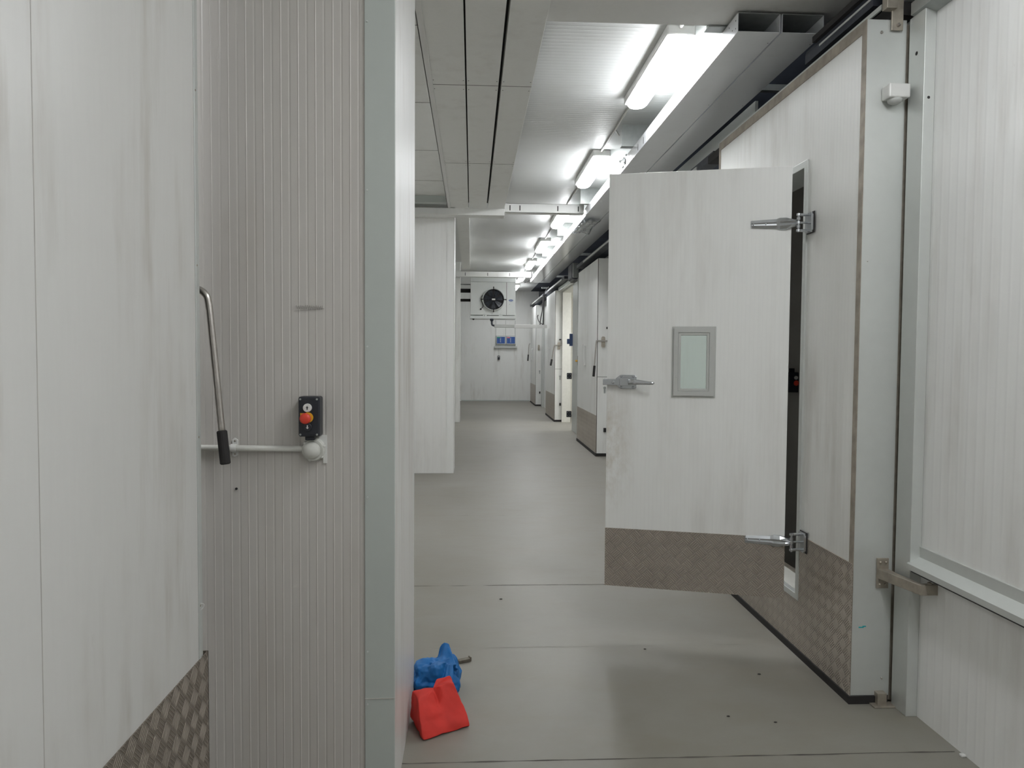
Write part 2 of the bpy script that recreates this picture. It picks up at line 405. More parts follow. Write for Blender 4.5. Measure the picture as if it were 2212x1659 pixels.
o = obj('face_border', bm, M['dirty'], d1); o['label'] = 'brown stained metal border strip'
hz = 0.608
kp = bmesh.new()
box(kp, (DX - 0.006, DY0 + 0.001, 0.035), (DX - 0.0005, hole[0] - 0.03, hz)); box(kp, (DX - 0.006, hole[0] - 0.03, 0.035), (DX - 0.0005, hole[2] + 0.03, hole[1] - 0.03)); box(kp, (DX - 0.006, hole[2] + 0.03, 0.035), (DX - 0.0005, DY1, hz))
o = obj('kick_plate', kp, M['tread_y'], d1); o['label'] = 'brownish tread plate along the foot'
obj('bottom_gasket', B(((DX - 0.012, DY0 - 0.008, 0.0), (DX + 0.16, DY1, 0.034))), M['rubber'], d1)
obj('back_gasket', B(((DX + 0.200, DY0 + 0.012, 0.01), (DX + 0.212, DY0 + 0.05, DZ))), M['darkskin'], d1)
obj('back_strip', B(((DX + 0.169, DY0 + 0.008, 0.01), (DX + 0.199, DY0 + 0.05, DZ - 0.01))), M['tan'], d1)
o = obj('opening_frame', ring(bmesh.new(), (hole[0] - 0.035, hole[1] - 0.03, hole[2] + 0.03, hole[3] + 0.035), (hole[0], hole[1], hole[2], hole[3]), DX - 0.009, DX + 0.17, 'YZ'), M['alu'], d1, bevel=0.002)
obj('sill_plate', B(((DX + 0.022, hole[0], hole[1]), (DX + 0.135, hole[2], hole[1] + 0.004))), M['cream'], d1)
obj('sill_strip', B(((DX + 0.136, hole[0], hole[1]), (DX + 0.168, hole[2], hole[1] + 0.006))), M['tan'], d1)
bm = bmesh.new()
for (x, z, r) in ((1.70, 2.85, 0.006), (1.775, 0.11, 0.004), (1.665, 1.9, 0.002)): lathe(bm, [(r, 0), (r, -0.004), (r * 0.5, -0.006)], (x, DY0, z), n=12)
each('screw', bm, M['steel'], d1)
o = obj('marker_stroke', B(((1.668, DY0 - 0.0012, 0.331), (1.690, DY0 - 0.0002, 0.336)), ((1.685, DY0 - 0.0012, 0.335), (1.700, DY0 - 0.0002, 0.340))), M['teal'], d1); o['label'] = 'small teal marker stroke'

# wicket leaf, swung open about its hinge (local: +x towards the free edge, +y towards the corridor)
LW, LZ0, LZ1, LT = 0.886, 0.298, 2.42, 0.085
win = (0.378, 1.318, 0.528, 1.611)
leaf = obj('wicket_door', ring(bmesh.new(), (0, LZ0, LW, LZ1), win, -LT, 0, 'XZ'), M['leaf'], None, bevel=0.0025)
leaf.parent = d1; leaf.location = Vector((1.55, 3.6, 0)) - Vector((DX, DY0, 0)); leaf.rotation_euler = (0, 0, R(164.2855))
leaf['label'] = 'white wicket leaf standing open with a small window'
WORLD[leaf.name] = (0, 0, 0)
def lp(name, bm, m, **kw): return obj(name, bm, m, leaf, local=True, **kw)
lp('kick_plate', B(((0.0, 0.0005, LZ0), (LW, 0.004, 0.60))), M['tread_x'])
bm = bmesh.new(); o_ = (0.345, 1.286, 0.560, 1.643)
ring(bm, o_, win, 0.0005, 0.006); ring(bm, (o_[0] + .008, o_[1] + .008, o_[2] - .008, o_[3] - .008), (win[0] - .001, win[1] - .001, win[2] + .001, win[3] + .001), 0.006, 0.016)
ring(bm, (win[0] - .001, win[1] - .001, win[2] + .001, win[3] + .001), (win[0] + .012, win[1] + .012, win[2] - .012, win[3] - .012), -0.045, 0.012)
ring(bm, o_, win, -LT - 0.014, -LT - 0.0005)
o = lp('window_frame', bm, M['frame'], bevel=0.002); o['label'] = 'grey moulded window frame'
lp('window_pane', B(((win[0], -0.040, win[1]), (win[2], -0.036, win[3]))), M['glass'])
bm = bmesh.new()
for x in (0.368, 0.538):
    for z in (1.39, 1.54): lathe(bm, [(0.003, 0.016), (0.003, 0.0175), (0.001, 0.0185)], (x, 0, z), n=10)
[0 for _ in each('frame_screw', bm, M['frame'], leaf, local=True)]
def hinge(zc):
    h = bmesh.new()
    # strap: tapered, ridged
    sec = []
    for x, hh, t in ((0.190, 0.0165, 0.005), (0.185, 0.0185, 0.009), (0.07, 0.0240, 0.012), (0.055, 0.0300, 0.018), (0.025, 0.0300, 0.024), (0.0, 0.022, 0.030), (-0.022, 0.0170, 0.032)):
        sec.append([h.verts.new((x, y, zc + z)) for y, z in ((0.0045, -hh), (t * 0.6, -hh * 0.9), (t, -hh * 0.35), (t * 0.8, 0), (t, hh * 0.35), (t * 0.6, hh * 0.9), (0.0045, hh))])
    for a_, b_ in zip(sec, sec[1:]):
        for i in range(7): h.faces.new((a_[i], a_[(i + 1) % 7], b_[(i + 1) % 7], b_[i]))
    h.faces.new(sec[0]); h.faces.new(sec[-1][::-1])
    bmesh.ops.recalc_face_normals(h, faces=h.faces)
    o = lp('hinge_strap', h, M['chrome'], bevel=0.0015)
    o['label'] = 'cast metal strap hinge arm'
    s = bmesh.new()
    for x in (0.178, 0.12): lathe(s, [(0.0032, 0.008), (0.0032, 0.0135), (0.0015, 0.0145)], (x, 0, zc), n=10)
    # knuckles and pin
    for a0, a1 in ((-0.026, -0.012), (-0.007, 0.007), (0.012, 0.026)): cyl(s, (-0.028, 0.024, zc + a0), (-0.028, 0.024, zc + a1), 0.0085, n=16)
    cyl(s, (-0.028, 0.024, zc - 0.046), (-0.028, 0.024, zc + 0.046), 0.0045, n=12)
    lp('hinge_knuckle', s, M['chrome'])
for zc in (2.142, 0.583): hinge(zc)
# jamb halves of the hinges on the sliding door
for zc in (2.142, 0.586):
    pm = leaf.location.to_3d() + Vector((DX, DY0, 0))
    pin = Vector((1.55, 3.6, 0)) + Matrix.Rotation(R(164.2855), 3, 'Z') @ Vector((-0.028, 0.024, 0))
    h = bmesh.new()
    prism(h, [(3.535, zc - 0.038), (3.545, zc - 0.048), (3.595, zc - 0.048), (3.605, zc - 0.038), (3.605, zc + 0.038), (3.595, zc + 0.048), (3.545, zc + 0.048), (3.535, zc + 0.038)], DX - 0.022, DX - 0.010, 'YZ')
    for z in (zc - 0.038, zc, zc + 0.038):
        cyl(h, (pin.x, pin.y, z), (DX - 0.012, 3.572, z), 0.007 if z != zc else 0.005, n=14)
        cyl(h, (pin.x, pin.y, z - 0.006), (pin.x, pin.y, z + 0.006), 0.010, n=14)
    o = obj('hinge_bracket', h, M['chrome'], d1, bevel=0.001); o['label'] = 'cast metal hinge bracket on the jamb'
    obj('hinge_seal', B(((DX - 0.0105, 3.531, zc - 0.051), (DX - 0.0065, 3.609, zc + 0.051))), M['rubber'], d1)
# latch
bm = bmesh.new()
prism(bm, [(0.735, 1.330), (0.745, 1.325), (0.815, 1.325), (0.825, 1.332), (0.84, 1.345), (0.84, 1.378), (0.825, 1.390), (0.815, 1.396), (0.745, 1.396), (0.735, 1.388)], 0.0005, 0.012)
box(bm, (0.74, 0.012, 1.342), (0.818, 0.040, 1.380)); box(bm, (0.818, 0.010, 1.344), (0.900, 0.034, 1.374)); box(bm, (0.888, -0.02, 1.344), (0.904, 0.036, 1.374))
for x in (0.752, 0.812):
    for z in (1.333, 1.389): lathe(bm, [(0.006, 0.012), (0.006, 0.015), (0.003, 0.017)], (x, 0, z), n=12)
lathe(bm, [(0.009, 0.034), (0.009, 0.037), (0.005, 0.038)], (0.852, 0, 1.359), n=20)
o = lp('latch_body', bm, M['chrome'], bevel=0.0015); o['label'] = 'chromed latch body at the free edge'
bm = bmesh.new(); sec = []
for x, y, z, a_, b_ in ((0.775, 0.044, 1.362, 0.015, 0.006), (0.735, 0.050, 1.361, 0.014, 0.007), (0.70, 0.056, 1.359, 0.011, 0.007), (0.67, 0.064, 1.357, 0.009, 0.007), (0.650, 0.066, 1.357, 0.008, 0.007), (0.643, 0.066, 1.357, 0.003, 0.003)):
    sec.append([bm.verts.new((x, y + b_ * math.sin(t), z + a_ * math.cos(t))) for t in [2 * math.pi * i / 14 for i in range(14)]])
for a_, b_ in zip(sec, sec[1:]):
    for i in range(14): bm.faces.new((a_[i], a_[(i + 1) % 14], b_[(i + 1) % 14], b_[i]))
bm.faces.new(sec[0]); bm.faces.new(sec[-1][::-1]); bmesh.ops.recalc_face_normals(bm, faces=bm.faces)
box(bm, (0.745, 0.034, 1.352), (0.765, 0.046, 1.372))
lp('latch_handle', bm, M['chrome'], smooth=True)

# hanger, sensor, guide bracket on the near end of door 1
t = thing('hanger_bracket', 'steel roller hanger bolted to the top of the large sliding door', 'bracket', (1.78, 3.09, DZ))
obj('plate', B(((1.735, 3.085, 2.855), (1.785, 3.093, 3.16)), ((1.70, 3.06, 2.935), (1.745, 3.10, 3.2))), M['tan'], t, bevel=0.002)
bm = bmesh.new()
for (x, z, r) in ((1.762, 2.875, 0.007), (1.722, 2.985, 0.009), (1.76, 3.03, 0.009), (1.73, 3.07, 0.012)): lathe(bm, [(r, 3.085 if z > 2.9 else 3.086), (r, 3.076), (r * .5, 3.07)], (x, 0, z), n=12)
each('bolt', bm, M['steel'], t)
t = thing('track_roller', 'pale round roller wheel in the door track', 'roller', (1.80, 3.06, 3.0))
bm = bmesh.new(); lathe(bm, [(0.012, -0.02), (0.030, -0.018), (0.034, -0.005), (0.030, 0.01), (0.034, 0.02), (0.012, 0.022)], (1.815, 3.04, 3.02), n=28); obj('wheel', bm, M['plast'], t, smooth=True)
obj('axle', cyl(bmesh.new(), (1.815, 3.01, 3.02), (1.815, 3.085, 3.02), 0.008), M['steel'], t)

t = thing('motion_sensor', 'white plastic sensor box high on the sliding door edge', 'sensor', (1.73, 3.10, 2.62))
obj('housing', B(((1.705, 3.035, 2.565), (1.795, 3.098, 2.622))), M['plast'], t, bevel=0.006)
o = obj('lens', lathe(bmesh.new(), [(0.03, 0), (0.026, -0.014), (0.012, -0.022)], (1.745, 3.066, 2.566), 'Z', n=24), M['frame'], t, smooth=True)

t = thing('guide_bracket', 'tan metal guide arm fixed low on the sliding door edge', 'bracket', (1.77, 3.10, 0.57))
obj('mounting_plate', B(((1.738, 3.092, 0.505), (1.79, 3.0985, 0.635))), M['tan'], t, bevel=0.001)
bm = bmesh.new()
prism(bm, [(1.742, 3.093), (1.790, 2.86), (1.862, 2.86), (1.862, 2.885), (1.806, 2.885), (1.79, 3.0), (1.788, 3.093)], 0.548, 0.590, 'XY')
obj('arm', bm, M['tan'], t, bevel=0.002)
bm = bmesh.new()
for (x, z) in ((1.752, 0.618), (1.776, 0.618), (1.752, 0.522), (1.776, 0.522)): lathe(bm, [(0.005, 3.092), (0.005, 3.087), (0.002, 3.085)], (x, 0, z), n=10)
lathe(bm, [(0.009, 0.590), (0.009, 0.596), (0.004, 0.600)], (1.832, 2.872, 0), 'Z', n=12)
each('bolt', bm, M['tan'], t)
tag(obj('floor_guide', B(((1.745, 3.07, 0.002), (1.785, 3.115, 0.055)), ((1.72, 3.05, 0.0), (1.83, 3.10, 0.006))), M['tan'], bevel=0.002), 'small rusty floor guide at the foot of the sliding door', 'guide')

# post and bumper rail
p = tag(obj('post', B(((1.812, 2.975, 0.0), (1.859, 3.085, 2.90))), M['alu'], bevel=0.002), 'upright aluminium post beside the sliding door edge', 'post')
bm = bmesh.new(); lathe(bm, [(0.006, 2.975), (0.006, 2.9745), (0.002, 2.9742)], (1.834, 0, 2.545), n=16); lathe(bm, [(0.008, 1.8119), (0.008, 1.8112), (0.003, 1.811)], (0, 3.03, 2.74), 'X', n=16)
each('drill_hole', bm, M['rubber'], p)
t = thing('bumper_rail', 'projecting aluminium bumper rail along the panel wall', 'rail', (1.84, 2.9, 0.65))
bm = bmesh.new(); pr = [(1.8595, 0.715), (1.852, 0.715), (1.852, 0.672), (1.803, 0.645), (1.803, 0.622), (1.812, 0.620), (1.812, 0.636), (1.8595, 0.655)]
prism(bm, pr, -4.1, 2.985); obj('rail_profile', bm, M['alu'], t)
o = obj('rail_insert', B(((1.8015, -4.1, 0.618), (1.8595, 2.95, 0.6215))), M['rubber'], t)
tag(obj('paint_chip', B(((1.838, 2.655, 0.0), (1.857, 2.672, 0.010))), M['plast'], bevel=0.003), 'tiny white chip lying at the foot of the wall', 'chip')

# header track above door 1
t = thing('door_track', 'black sliding track above the large wicket door', 'track', (1.75, 1.0, 3.0))
bm = bmesh.new(); prism(bm, [(1.715, 3.005), (1.79, 3.005), (1.79, 3.07), (1.72, 3.07), (1.715, 3.05)], 3.20, 3.86); obj('track_beam', bm, M['darksteel'], t)
obj('track_strip', B(((1.712, 3.2, 3.035), (1.7145, 3.70, 3.045))), M['alu'], t)
obj('track_top', B(((1.70, 3.2, 3.071), (1.79, 3.75, 3.10))), M['rubber'], t)
obj('track_groove', B(((1.708, 3.12, 2.955), (1.716, 5.2, 2.975)),), M['alu'], t)
obj('track_cover', B(((1.76, 3.11, 2.93), (1.86, 5.6, 2.985))), M['rubber'], t)
t = thing('header_rail', 'dull green-grey metal header rail over the near wall', 'rail', (1.82, 1.0, 2.95))
bm = bmesh.new(); prism(bm, [(1.80, 2.905), (1.859, 2.885), (1.859, 2.98), (1.80, 2.955)], -4.1, 3.06); obj('rail_body', bm, M['alu_d'], t, bevel=0.002)

# ------------------------------------------------------------------ levers
def lever(parent, pts, grip, r=0.0115, gr=0.017):
    bm = bmesh.new(); tube(bm, smooth_path(pts), r, 14); o = obj('lever_arm', bm, M['steel'], parent, smooth=True); o['label'] = 'bent steel lever rod'
    g = bmesh.new(); a, b = Vector(grip[0]), Vector(grip[1]); tube(g, [a, a.lerp(b, 0.03), a.lerp(b, 0.97), b], [gr * .8, gr, gr, gr * .8], 16)
    o = obj('lever_grip', g, M['rubber'], parent); o['label'] = 'black rubber grip'

# ------------------------------------------------------------------ door 2: left foreground
LX = -0.80
d2 = thing('door_2', 'huge white sliding door leaf nearest the viewer with a steel lever', 'sliding door', (LX, 2.24, 0), kind='structure')
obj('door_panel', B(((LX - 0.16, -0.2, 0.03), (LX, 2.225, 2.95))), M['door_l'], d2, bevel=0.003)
obj('edge_trim', B(((LX - 0.16, 2.2255, 0.03), (LX - 0.001, 2.262, 2.95)), ((LX - 0.012, 2.2255, 0.03), (LX + 0.0025, 2.240, 2.95))), M['alu'], d2, bevel=0.002)
o = obj('kick_plate', B(((LX + 0.0005, -0.2, 0.03), (LX + 0.004, 2.292, 0.592)), ((LX - 0.15, 2.288, 0.03), (LX + 0.004, 2.292, 0.592))), M['tread_dark'], d2); o['label'] = 'brown tread plate along the foot'
obj('bottom_gasket', B(((LX - 0.16, -0.2, 0.0), (LX - 0.005, 2.28, 0.03))), M['rubber'], d2)
obj('side_gasket', B(((LX - 0.165, 2.262, 0.03), (LX - 0.02, 2.285, 2.95))), M['darkskin'], d2)
obj('panel_joint', B(((LX + 0.0002, 1.425, 0.6), (LX + 0.0005, 1.4275, 2.95)),), M['seam'], d2)
bm = bmesh.new()
for z in (0.75, 1.25, 1.75, 2.25): lathe(bm, [(0.003, LX + 0.0025), (0.003, LX + 0.004), (0.001, LX + 0.0045)], (0, 2.232, z), 'X', n=10)
each('screw', bm, M['tan'], d2)
lever(d2, [(-0.86, 2.305, 1.690), (-0.825, 2.305, 1.688), (-0.800, 2.305, 1.672), (-0.790, 2.305, 1.64), (-0.778, 2.305, 1.52), (-0.752, 2.303, 1.24)], ((-0.754, 2.303, 1.262), (-0.743, 2.30, 1.16)), 0.0105, 0.0155)
t_ = bmesh.new(); tube(t_, smooth_path([(-0.799, 2.235, 0.735), (-0.792, 2.24, 0.742), (-0.790, 2.24, 0.752), (-0.799, 2.235, 0.756)]), 0.0012, 6); obj('cable_tie', t_, M['plast'], d2)

# ------------------------------------------------------------------ push-button box, conduit, round junction box on the left wall
PX, PZ = -0.5145, 1.296
t = thing('push_button_box', 'black push-button station with a red mushroom stop on the ribbed wall', 'control box', (PX, 2.45, PZ))
obj('housing', B(((PX - 0.033, 2.395, PZ - 0.0635), (PX + 0.035, 2.449, PZ + 0.064))), M['black'], t, bevel=0.007, seg=3)
obj('cable_gland', B(((PX - 0.014, 2.405, PZ - 0.076), (PX + 0.016, 2.44, PZ - 0.062))), M['black'], t, bevel=0.003)
yb = 2.395
o = obj('up_button', lathe(bmesh.new(), [(0.0135, yb), (0.0135, yb - 0.006), (0.0125, yb - 0.0075), (0.002, yb - 0.0078)], (PX - 0.003, 0, PZ + 0.029), n=32), M['plast'], t, smooth=False); o['label'] = 'white button with a black up arrow'
def arrow(x, z, s, up, y):
    bm = bmesh.new(); k_ = 1 if up else -1
    prism(bm, [(x - s * .14, z - k_ * s * .5), (x + s * .14, z - k_ * s * .5), (x + s * .14, z + k_ * s * .1), (x + s * .4, z + k_ * s * .1), (x, z + k_ * s * .5), (x - s * .4, z + k_ * s * .1), (x - s * .14, z + k_ * s * .1)], y - 0.0006, y)
    return bm
obj('up_arrow', arrow(PX - 0.003, PZ + 0.029, 0.011, True, yb - 0.0078), M['black'], o)
bm = bmesh.new(); ring(bm, (PX - 0.026, PZ - 0.016, PX + 0.004, PZ + 0.012), (PX - 0.016, PZ - 0.010, PX - 0.004, PZ + 0.006), yb - 0.002, yb - 0.0002)
lathe(bm, [(0.0165, yb - 0.0002), (0.0165, yb - 0.004)], (PX - 0.002, 0, PZ - 0.002), n=32)
o = obj('stop_ring', bm, M['yellow'], t); o['label'] = 'yellow backing plate of the stop button'
o = obj('stop_button', lathe(bmesh.new(), [(0.009, yb - 0.004), (0.009, yb - 0.014), (0.0165, yb - 0.017), (0.0175, yb - 0.022), (0.0155, yb - 0.027), (0.009, yb - 0.0295), (0.001, yb - 0.0300)], (PX - 0.006, 0, PZ - 0.0035), n=36), M['redb'], t, smooth=True); o['label'] = 'red mushroom stop button'
b_ = obj('down_button', lathe(bmesh.new(), [(0.0135, yb), (0.0135, yb - 0.004), (0.012, yb - 0.005), (0.002, yb - 0.0052)], (PX - 0.003, 0, PZ - 0.033), n=32), M['black'], t)
obj('down_arrow', arrow(PX - 0.003, PZ - 0.032, 0.012, False, yb - 0.0052), M['plast'], b_)
bm = bmesh.new()
for x in (-0.026, 0.026):
    for z in (-0.056, 0.056): lathe(bm, [(0.0032, yb), (0.0032, yb - 0.0012), (0.0012, yb - 0.0013)], (PX + x, 0, PZ + z), n=12)
each('cover_screw', bm, M['alu_d'], t)

JX, JZ = -0.507, 1.187
t = thing('junction_box', 'round off-white junction box with a domed lid below the buttons', 'junction box', (JX, 2.45, JZ))
obj('box_base', lathe(bmesh.new(), [(0.036, 2.449), (0.036, 2.425), (0.033, 2.420), (0.006, 2.420)], (JX, 0, JZ), n=40), M['pipe'], t)
obj('lid', lathe(bmesh.new(), [(0.028, 2.420), (0.027, 2.410), (0.022, 2.401), (0.012, 2.396), (0.001, 2.395)], (JX - 0.002, 0, JZ), n=40), M['pipe'], t, smooth=True)
bm = bmesh.new()
for a_ in (20, 75, 140, 250, 320): 
    cx, cz = JX + 0.034 * math.cos(R(a_)), JZ + 0.034 * math.sin(R(a_))
    lathe(bm, [(0.0055, 2.449), (0.0055, 2.424), (0.003, 2.421)], (cx, 0, cz), n=12)
each('lug', bm, M['pipe'], t)
obj('back_plate', B(((JX - 0.030, 2.444, JZ + 0.020), (JX + 0.040, 2.4495, JZ + 0.046)), ((JX + 0.028, 2.444, JZ - 0.045), (JX + 0.040, 2.4495, JZ + 0.0195))), M['plast'], t)
t = thing('conduit', 'off-white horizontal conduit pipe leading to the round junction box', 'pipe', (-0.7, 2.45, 1.19))
bm = bmesh.new(); cyl(bm, (-1.1, 2.434, 1.196), (JX - 0.03, 2.434, 1.190), 0.0095, n=20); obj('pipe', bm, M['pipe'], t, smooth=True)
bm = bmesh.new(); cyl(bm, (-0.769, 2.434, 1.193), (-0.752, 2.434, 1.193), 0.0125, n=20)
prism(bm, [(-0.768, 1.166), (-0.760, 1.162), (-0.750, 1.168), (-0.750, 1.218), (-0.760, 1.224), (-0.768, 1.218)], 2.444, 2.4485)
obj('clamp', bm, M['plast'], t, bevel=0.001)
bm = bmesh.new(); lathe(bm, [(0.003, 2.444), (0.003, 2.4425)], (-0.759, 0, 1.214), n=10); lathe(bm, [(0.003, 2.444), (0.003, 2.4425)], (-0.759, 0, 1.172), n=10); each('clamp_screw', bm, M['tan'], t)

# ------------------------------------------------------------------ bags and bits on the floor
def cloth_patch(rows):
    bm = bmesh.new(); g = [[bm.verts.new(p) for p in r] for r in rows]
    for a_, b_ in zip(g, g[1:]):
        for i in range(len(a_) - 1): bm.faces.new((a_[i], a_[i + 1], b_[i + 1], b_[i]))
    return bm
def at(px, py, **kw):
    d = CAMR.to_3x3() @ Vector(((px - 1106) / 1620, (829.5 - py) / 1620, -1))
    (k_, v), = kw.items(); i = 'XYZ'.index(k_); s = (v - (H if k_ == 'Z' else 0)) / d[i]
    return Vector((0, 0, H)) + d * s
# red bag: soft folded pouch, closed all round: rings of section points from foot to mouth
def soft_bag(levels, nper=36, wob=0.006, seed=0, sub=1):
    bm = bmesh.new(); rings = []
    for pts in levels:
        pts = [Vector(p) for p in pts]; L_ = [0]
        for a_, b_ in zip(pts, pts[1:] + pts[:1]): L_.append(L_[-1] + (b_ - a_).length)
        rg = []
        for i in range(nper):
            s = L_[-1] * i / nper; j = max(q for q in range(len(pts)) if L_[q] <= s)
            a_, b_ = pts[j], pts[(j + 1) % len(pts)]; p = a_.lerp(b_, (s - L_[j]) / max(1e-6, L_[j + 1] - L_[j]))
            n_ = noise.noise_vector(p * 22 + Vector((seed, 0, 0))) * wob + noise.noise_vector(p * 60 + Vector((0, seed, 0))) * wob * 0.35
            p = p + n_; p.z = max(p.z, 0.001); rg.append(bm.verts.new(p))
        rings.append(rg)
    for a_, b_ in zip(rings, rings[1:]):
        for i in range(nper): bm.faces.new((a_[i], a_[(i + 1) % nper], b_[(i + 1) % nper], b_[i]))
    bm.faces.new(rings[0][::-1]); bm.faces.new(rings[-1])
    bmesh.ops.recalc_face_normals(bm, faces=bm.faces)
    return bm
A0, A1, A2, A3 = Vector((-0.175, 2.855, 0)), Vector((0.0, 2.955, 0)), Vector((-0.06, 3.13, 0)), Vector((-0.238, 3.02, 0))
T0, T1, T2, T3 = Vector((-0.205, 2.93, 0.135)), Vector((-0.072, 3.045, 0.150)), Vector((-0.085, 3.09, 0.150)), Vector((-0.232, 3.01, 0.135))
lv = []
for i in range(15):
    t_ = i / 14; e = t_ ** 1.15
    q = [a_.lerp(b_, e) for a_, b_ in ((A0, T0), (A1, T1), (A2, T2), (A3, T3))]
    c_ = sum(q, Vector()) / 4; bul = 1 + 0.10 * math.sin(math.pi * min(1, t_ * 1.1))
    q = [c_ + (p - c_) * bul for p in q]
    # densify the section and let the mouth dip in the middle
    s_ = []
    for j in range(4):
        for m_ in range(8):
            f_ = m_ / 8; p = q[j].lerp(q[(j + 1) % 4], f_)
            along = (p - q[0]).length / max(1e-6, (q[1] - q[0]).length) if j in (0, 2) else None
            if t_ > 0.6 and j in (0, 2):
                u_ = f_ if j == 0 else 1 - f_
                p = p.copy(); p.z -= 0.050 * max(0, 1 - abs(u_ - 0.47) / 0.14) ** 0.7 * (t_ - 0.6) / 0.4
                p.z -= 0.012 * max(0, 1 - abs(u_ - 0.15) / 0.2) * (t_ - 0.6) / 0.4
                if u_ > 0.6: p.z += 0.016 * (t_ - 0.6) / 0.4
            s_.append(p)
    lv.append(s_)
rb = obj('cloth_bag', soft_bag(lv, 64, 0.007, 3), M['red'], smooth=True)
s = rb.modifiers.new('sub', 'SUBSURF'); s.levels = 1; s.render_levels = 2
tag(rb, 'crumpled red cloth bag on the floor at the wall corner', 'bag')

def crumple(c, rad, seed, nz=0.3, zmin=0.002, det=4):
    bm = bmesh.new(); bmesh.ops.create_icosphere(bm, subdivisions=det, radius=1)
    for v in bm.verts:
        d = v.co.normalized(); n_ = noise.noise(d * 1.7 + Vector((seed, 0, 0))) * 0.35
        r_ = 1 + n_ + nz * (0.5 - abs(noise.noise(d * 3.3 + Vector((0, seed, 0))))) * 0.9 + nz * 0.35 * (0.3 - abs(noise.noise(Vector((d.x * 9, d.y * 3, d.z * 4 + seed)))))
        v.co = Vector((c[0] + d.x * rad[0] * r_, c[1] + d.y * rad[1] * r_, max(zmin, c[2] + d.z * rad[2] * r_)))
    return bm
bb = bmesh.new()
def ptail(bm, pts, rs, seed, flatness=0.5):
    P_ = smooth_path(pts, 5); n = 18; rings = []
    for k_, p in enumerate(P_):
        f_ = k_ / (len(P_) - 1) * (len(rs) - 1); i0 = min(int(f_), len(rs) - 2); r_ = rs[i0] + (rs[i0 + 1] - rs[i0]) * (f_ - i0)
        t_ = (P_[min(k_ + 1, len(P_) - 1)] - P_[max(k_ - 1, 0)]).normalized(); a_ = t_.cross(Vector((0.1, 1, 0.1))).normalized(); b_ = a_.cross(t_)
        rg = []
        for i in range(n):
            th = 2 * math.pi * i / n; rr = r_ * (1 + 0.22 * math.sin(th * 5 + seed + k_ * 0.15))
            q = p + a_ * math.cos(th) * rr + b_ * math.sin(th) * rr * flatness; q.z = max(q.z, 0.002); rg.append(bm.verts.new(q))
        rings.append(rg)
    for a_, b_ in zip(rings, rings[1:]):
        for i in range(n): bm.faces.new((a_[i], a_[(i + 1) % n], b_[(i + 1) % n], b_[i]))
    bm.faces.new(rings[0][::-1]); bm.faces.new(rings[-1])
bb = crumple((-0.165, 3.31, 0.050), (0.098, 0.085, 0.085), 2.3, 0.28)
for part in (crumple((-0.095, 3.36, 0.05), (0.045, 0.06, 0.075), 5.1, 0.4, det=3), crumple((-0.085, 3.27, 0.02), (0.032, 0.03, 0.03), 7.7, 0.5, det=3)):
    me_ = bpy.data.meshes.new('tmp'); part.to_mesh(me_); part.free(); bb.from_mesh(me_); bpy.data.meshes.remove(me_)
ptail(bb, [(-0.115, 3.30, 0.10), (-0.112, 3.34, 0.125), (-0.115, 3.37, 0.155), (-0.110, 3.385, 0.178)], [0.060, 0.044, 0.030, 0.022, 0.010], 1, 0.45)
ptail(bb, [(-0.100, 3.29, 0.115), (-0.105, 3.25, 0.075), (-0.120, 3.21, 0.03), (-0.125, 3.19, 0.015)], [0.022, 0.026, 0.030, 0.022, 0.012], 3, 0.6)
ob = obj('plastic_bag', bb, M['blue'], smooth=True)
rm = ob.modifiers.new('rm', 'REMESH'); rm.mode = 'VOXEL'; rm.voxel_size = 0.003; rm.use_smooth_shade = True
tag(ob, 'crumpled bright blue knotted bag behind the red one', 'bag')
bm = bmesh.new(); prism(bm, [(-0.033, 0), (0.033, 0), (0.033, 0.014), (0.033, 0.020), (0.027, 0.020), (0.027, 0.014), (-0.033, 0.014)], -0.013, 0.013)
bmesh.ops.rotate(bm, verts=bm.verts, cent=(0, 0, 0), matrix=Matrix.Rotation(R(25), 3, 'Z')); bmesh.ops.translate(bm, verts=bm.verts, vec=(-0.030, 3.60, 0.001))
tag(obj('metal_offcut', bm, M['rust'], bevel=0.0015), 'small grey-brown metal offcut beside the blue bag', 'offcut')
for (px, py, s_) in ((1640, 1456, .007), (1675, 1560, .006), (1573, 1547, .006), (1082, 1294, .007), (1393, 1402, .006), (1690, 1293, .011)):
    p = at(px, py, Z=0.002); bm = crumple((p.x, p.y, 0.002), (s_, s_ * .6, s_ * .4), px, 0.6, 0.0005, 2)
    tag(obj('dirt_crumb', bm, M['darkskin']), 'tiny dark dirt crumb lying on the open floor', 'crumb', 'dirt crumbs scattered on the floor')
# scuff lines
for l_, a_, b_ in (('long faint scratch on the floor beside the red bag', (1050, 1488), (1168, 1457)), ('faint scratch on the floor below the open leaf', (1085, 1352), (1225, 1318)), ('short faint scratch on the floor in front of the metal offcut', (1150, 1503), (1168, 1497))):
    bm = bmesh.new()
    #(((1050, 1488), (1168, 1457)), ((1085, 1352), (1225, 1318)), ((1150, 1503), (1168, 1497))):
    p, q = at(*a_, Z=0.0009), at(*b_, Z=0.0009); d_ = (q - p).normalized().cross(Vector((0, 0, 1))) * 0.0013
    bm.faces.new([bm.verts.new(v) for v in (p, q, q + d_, p + d_)])
    tag(obj('floor_scratch', bm, M['joint_l']), l_, 'scratch')

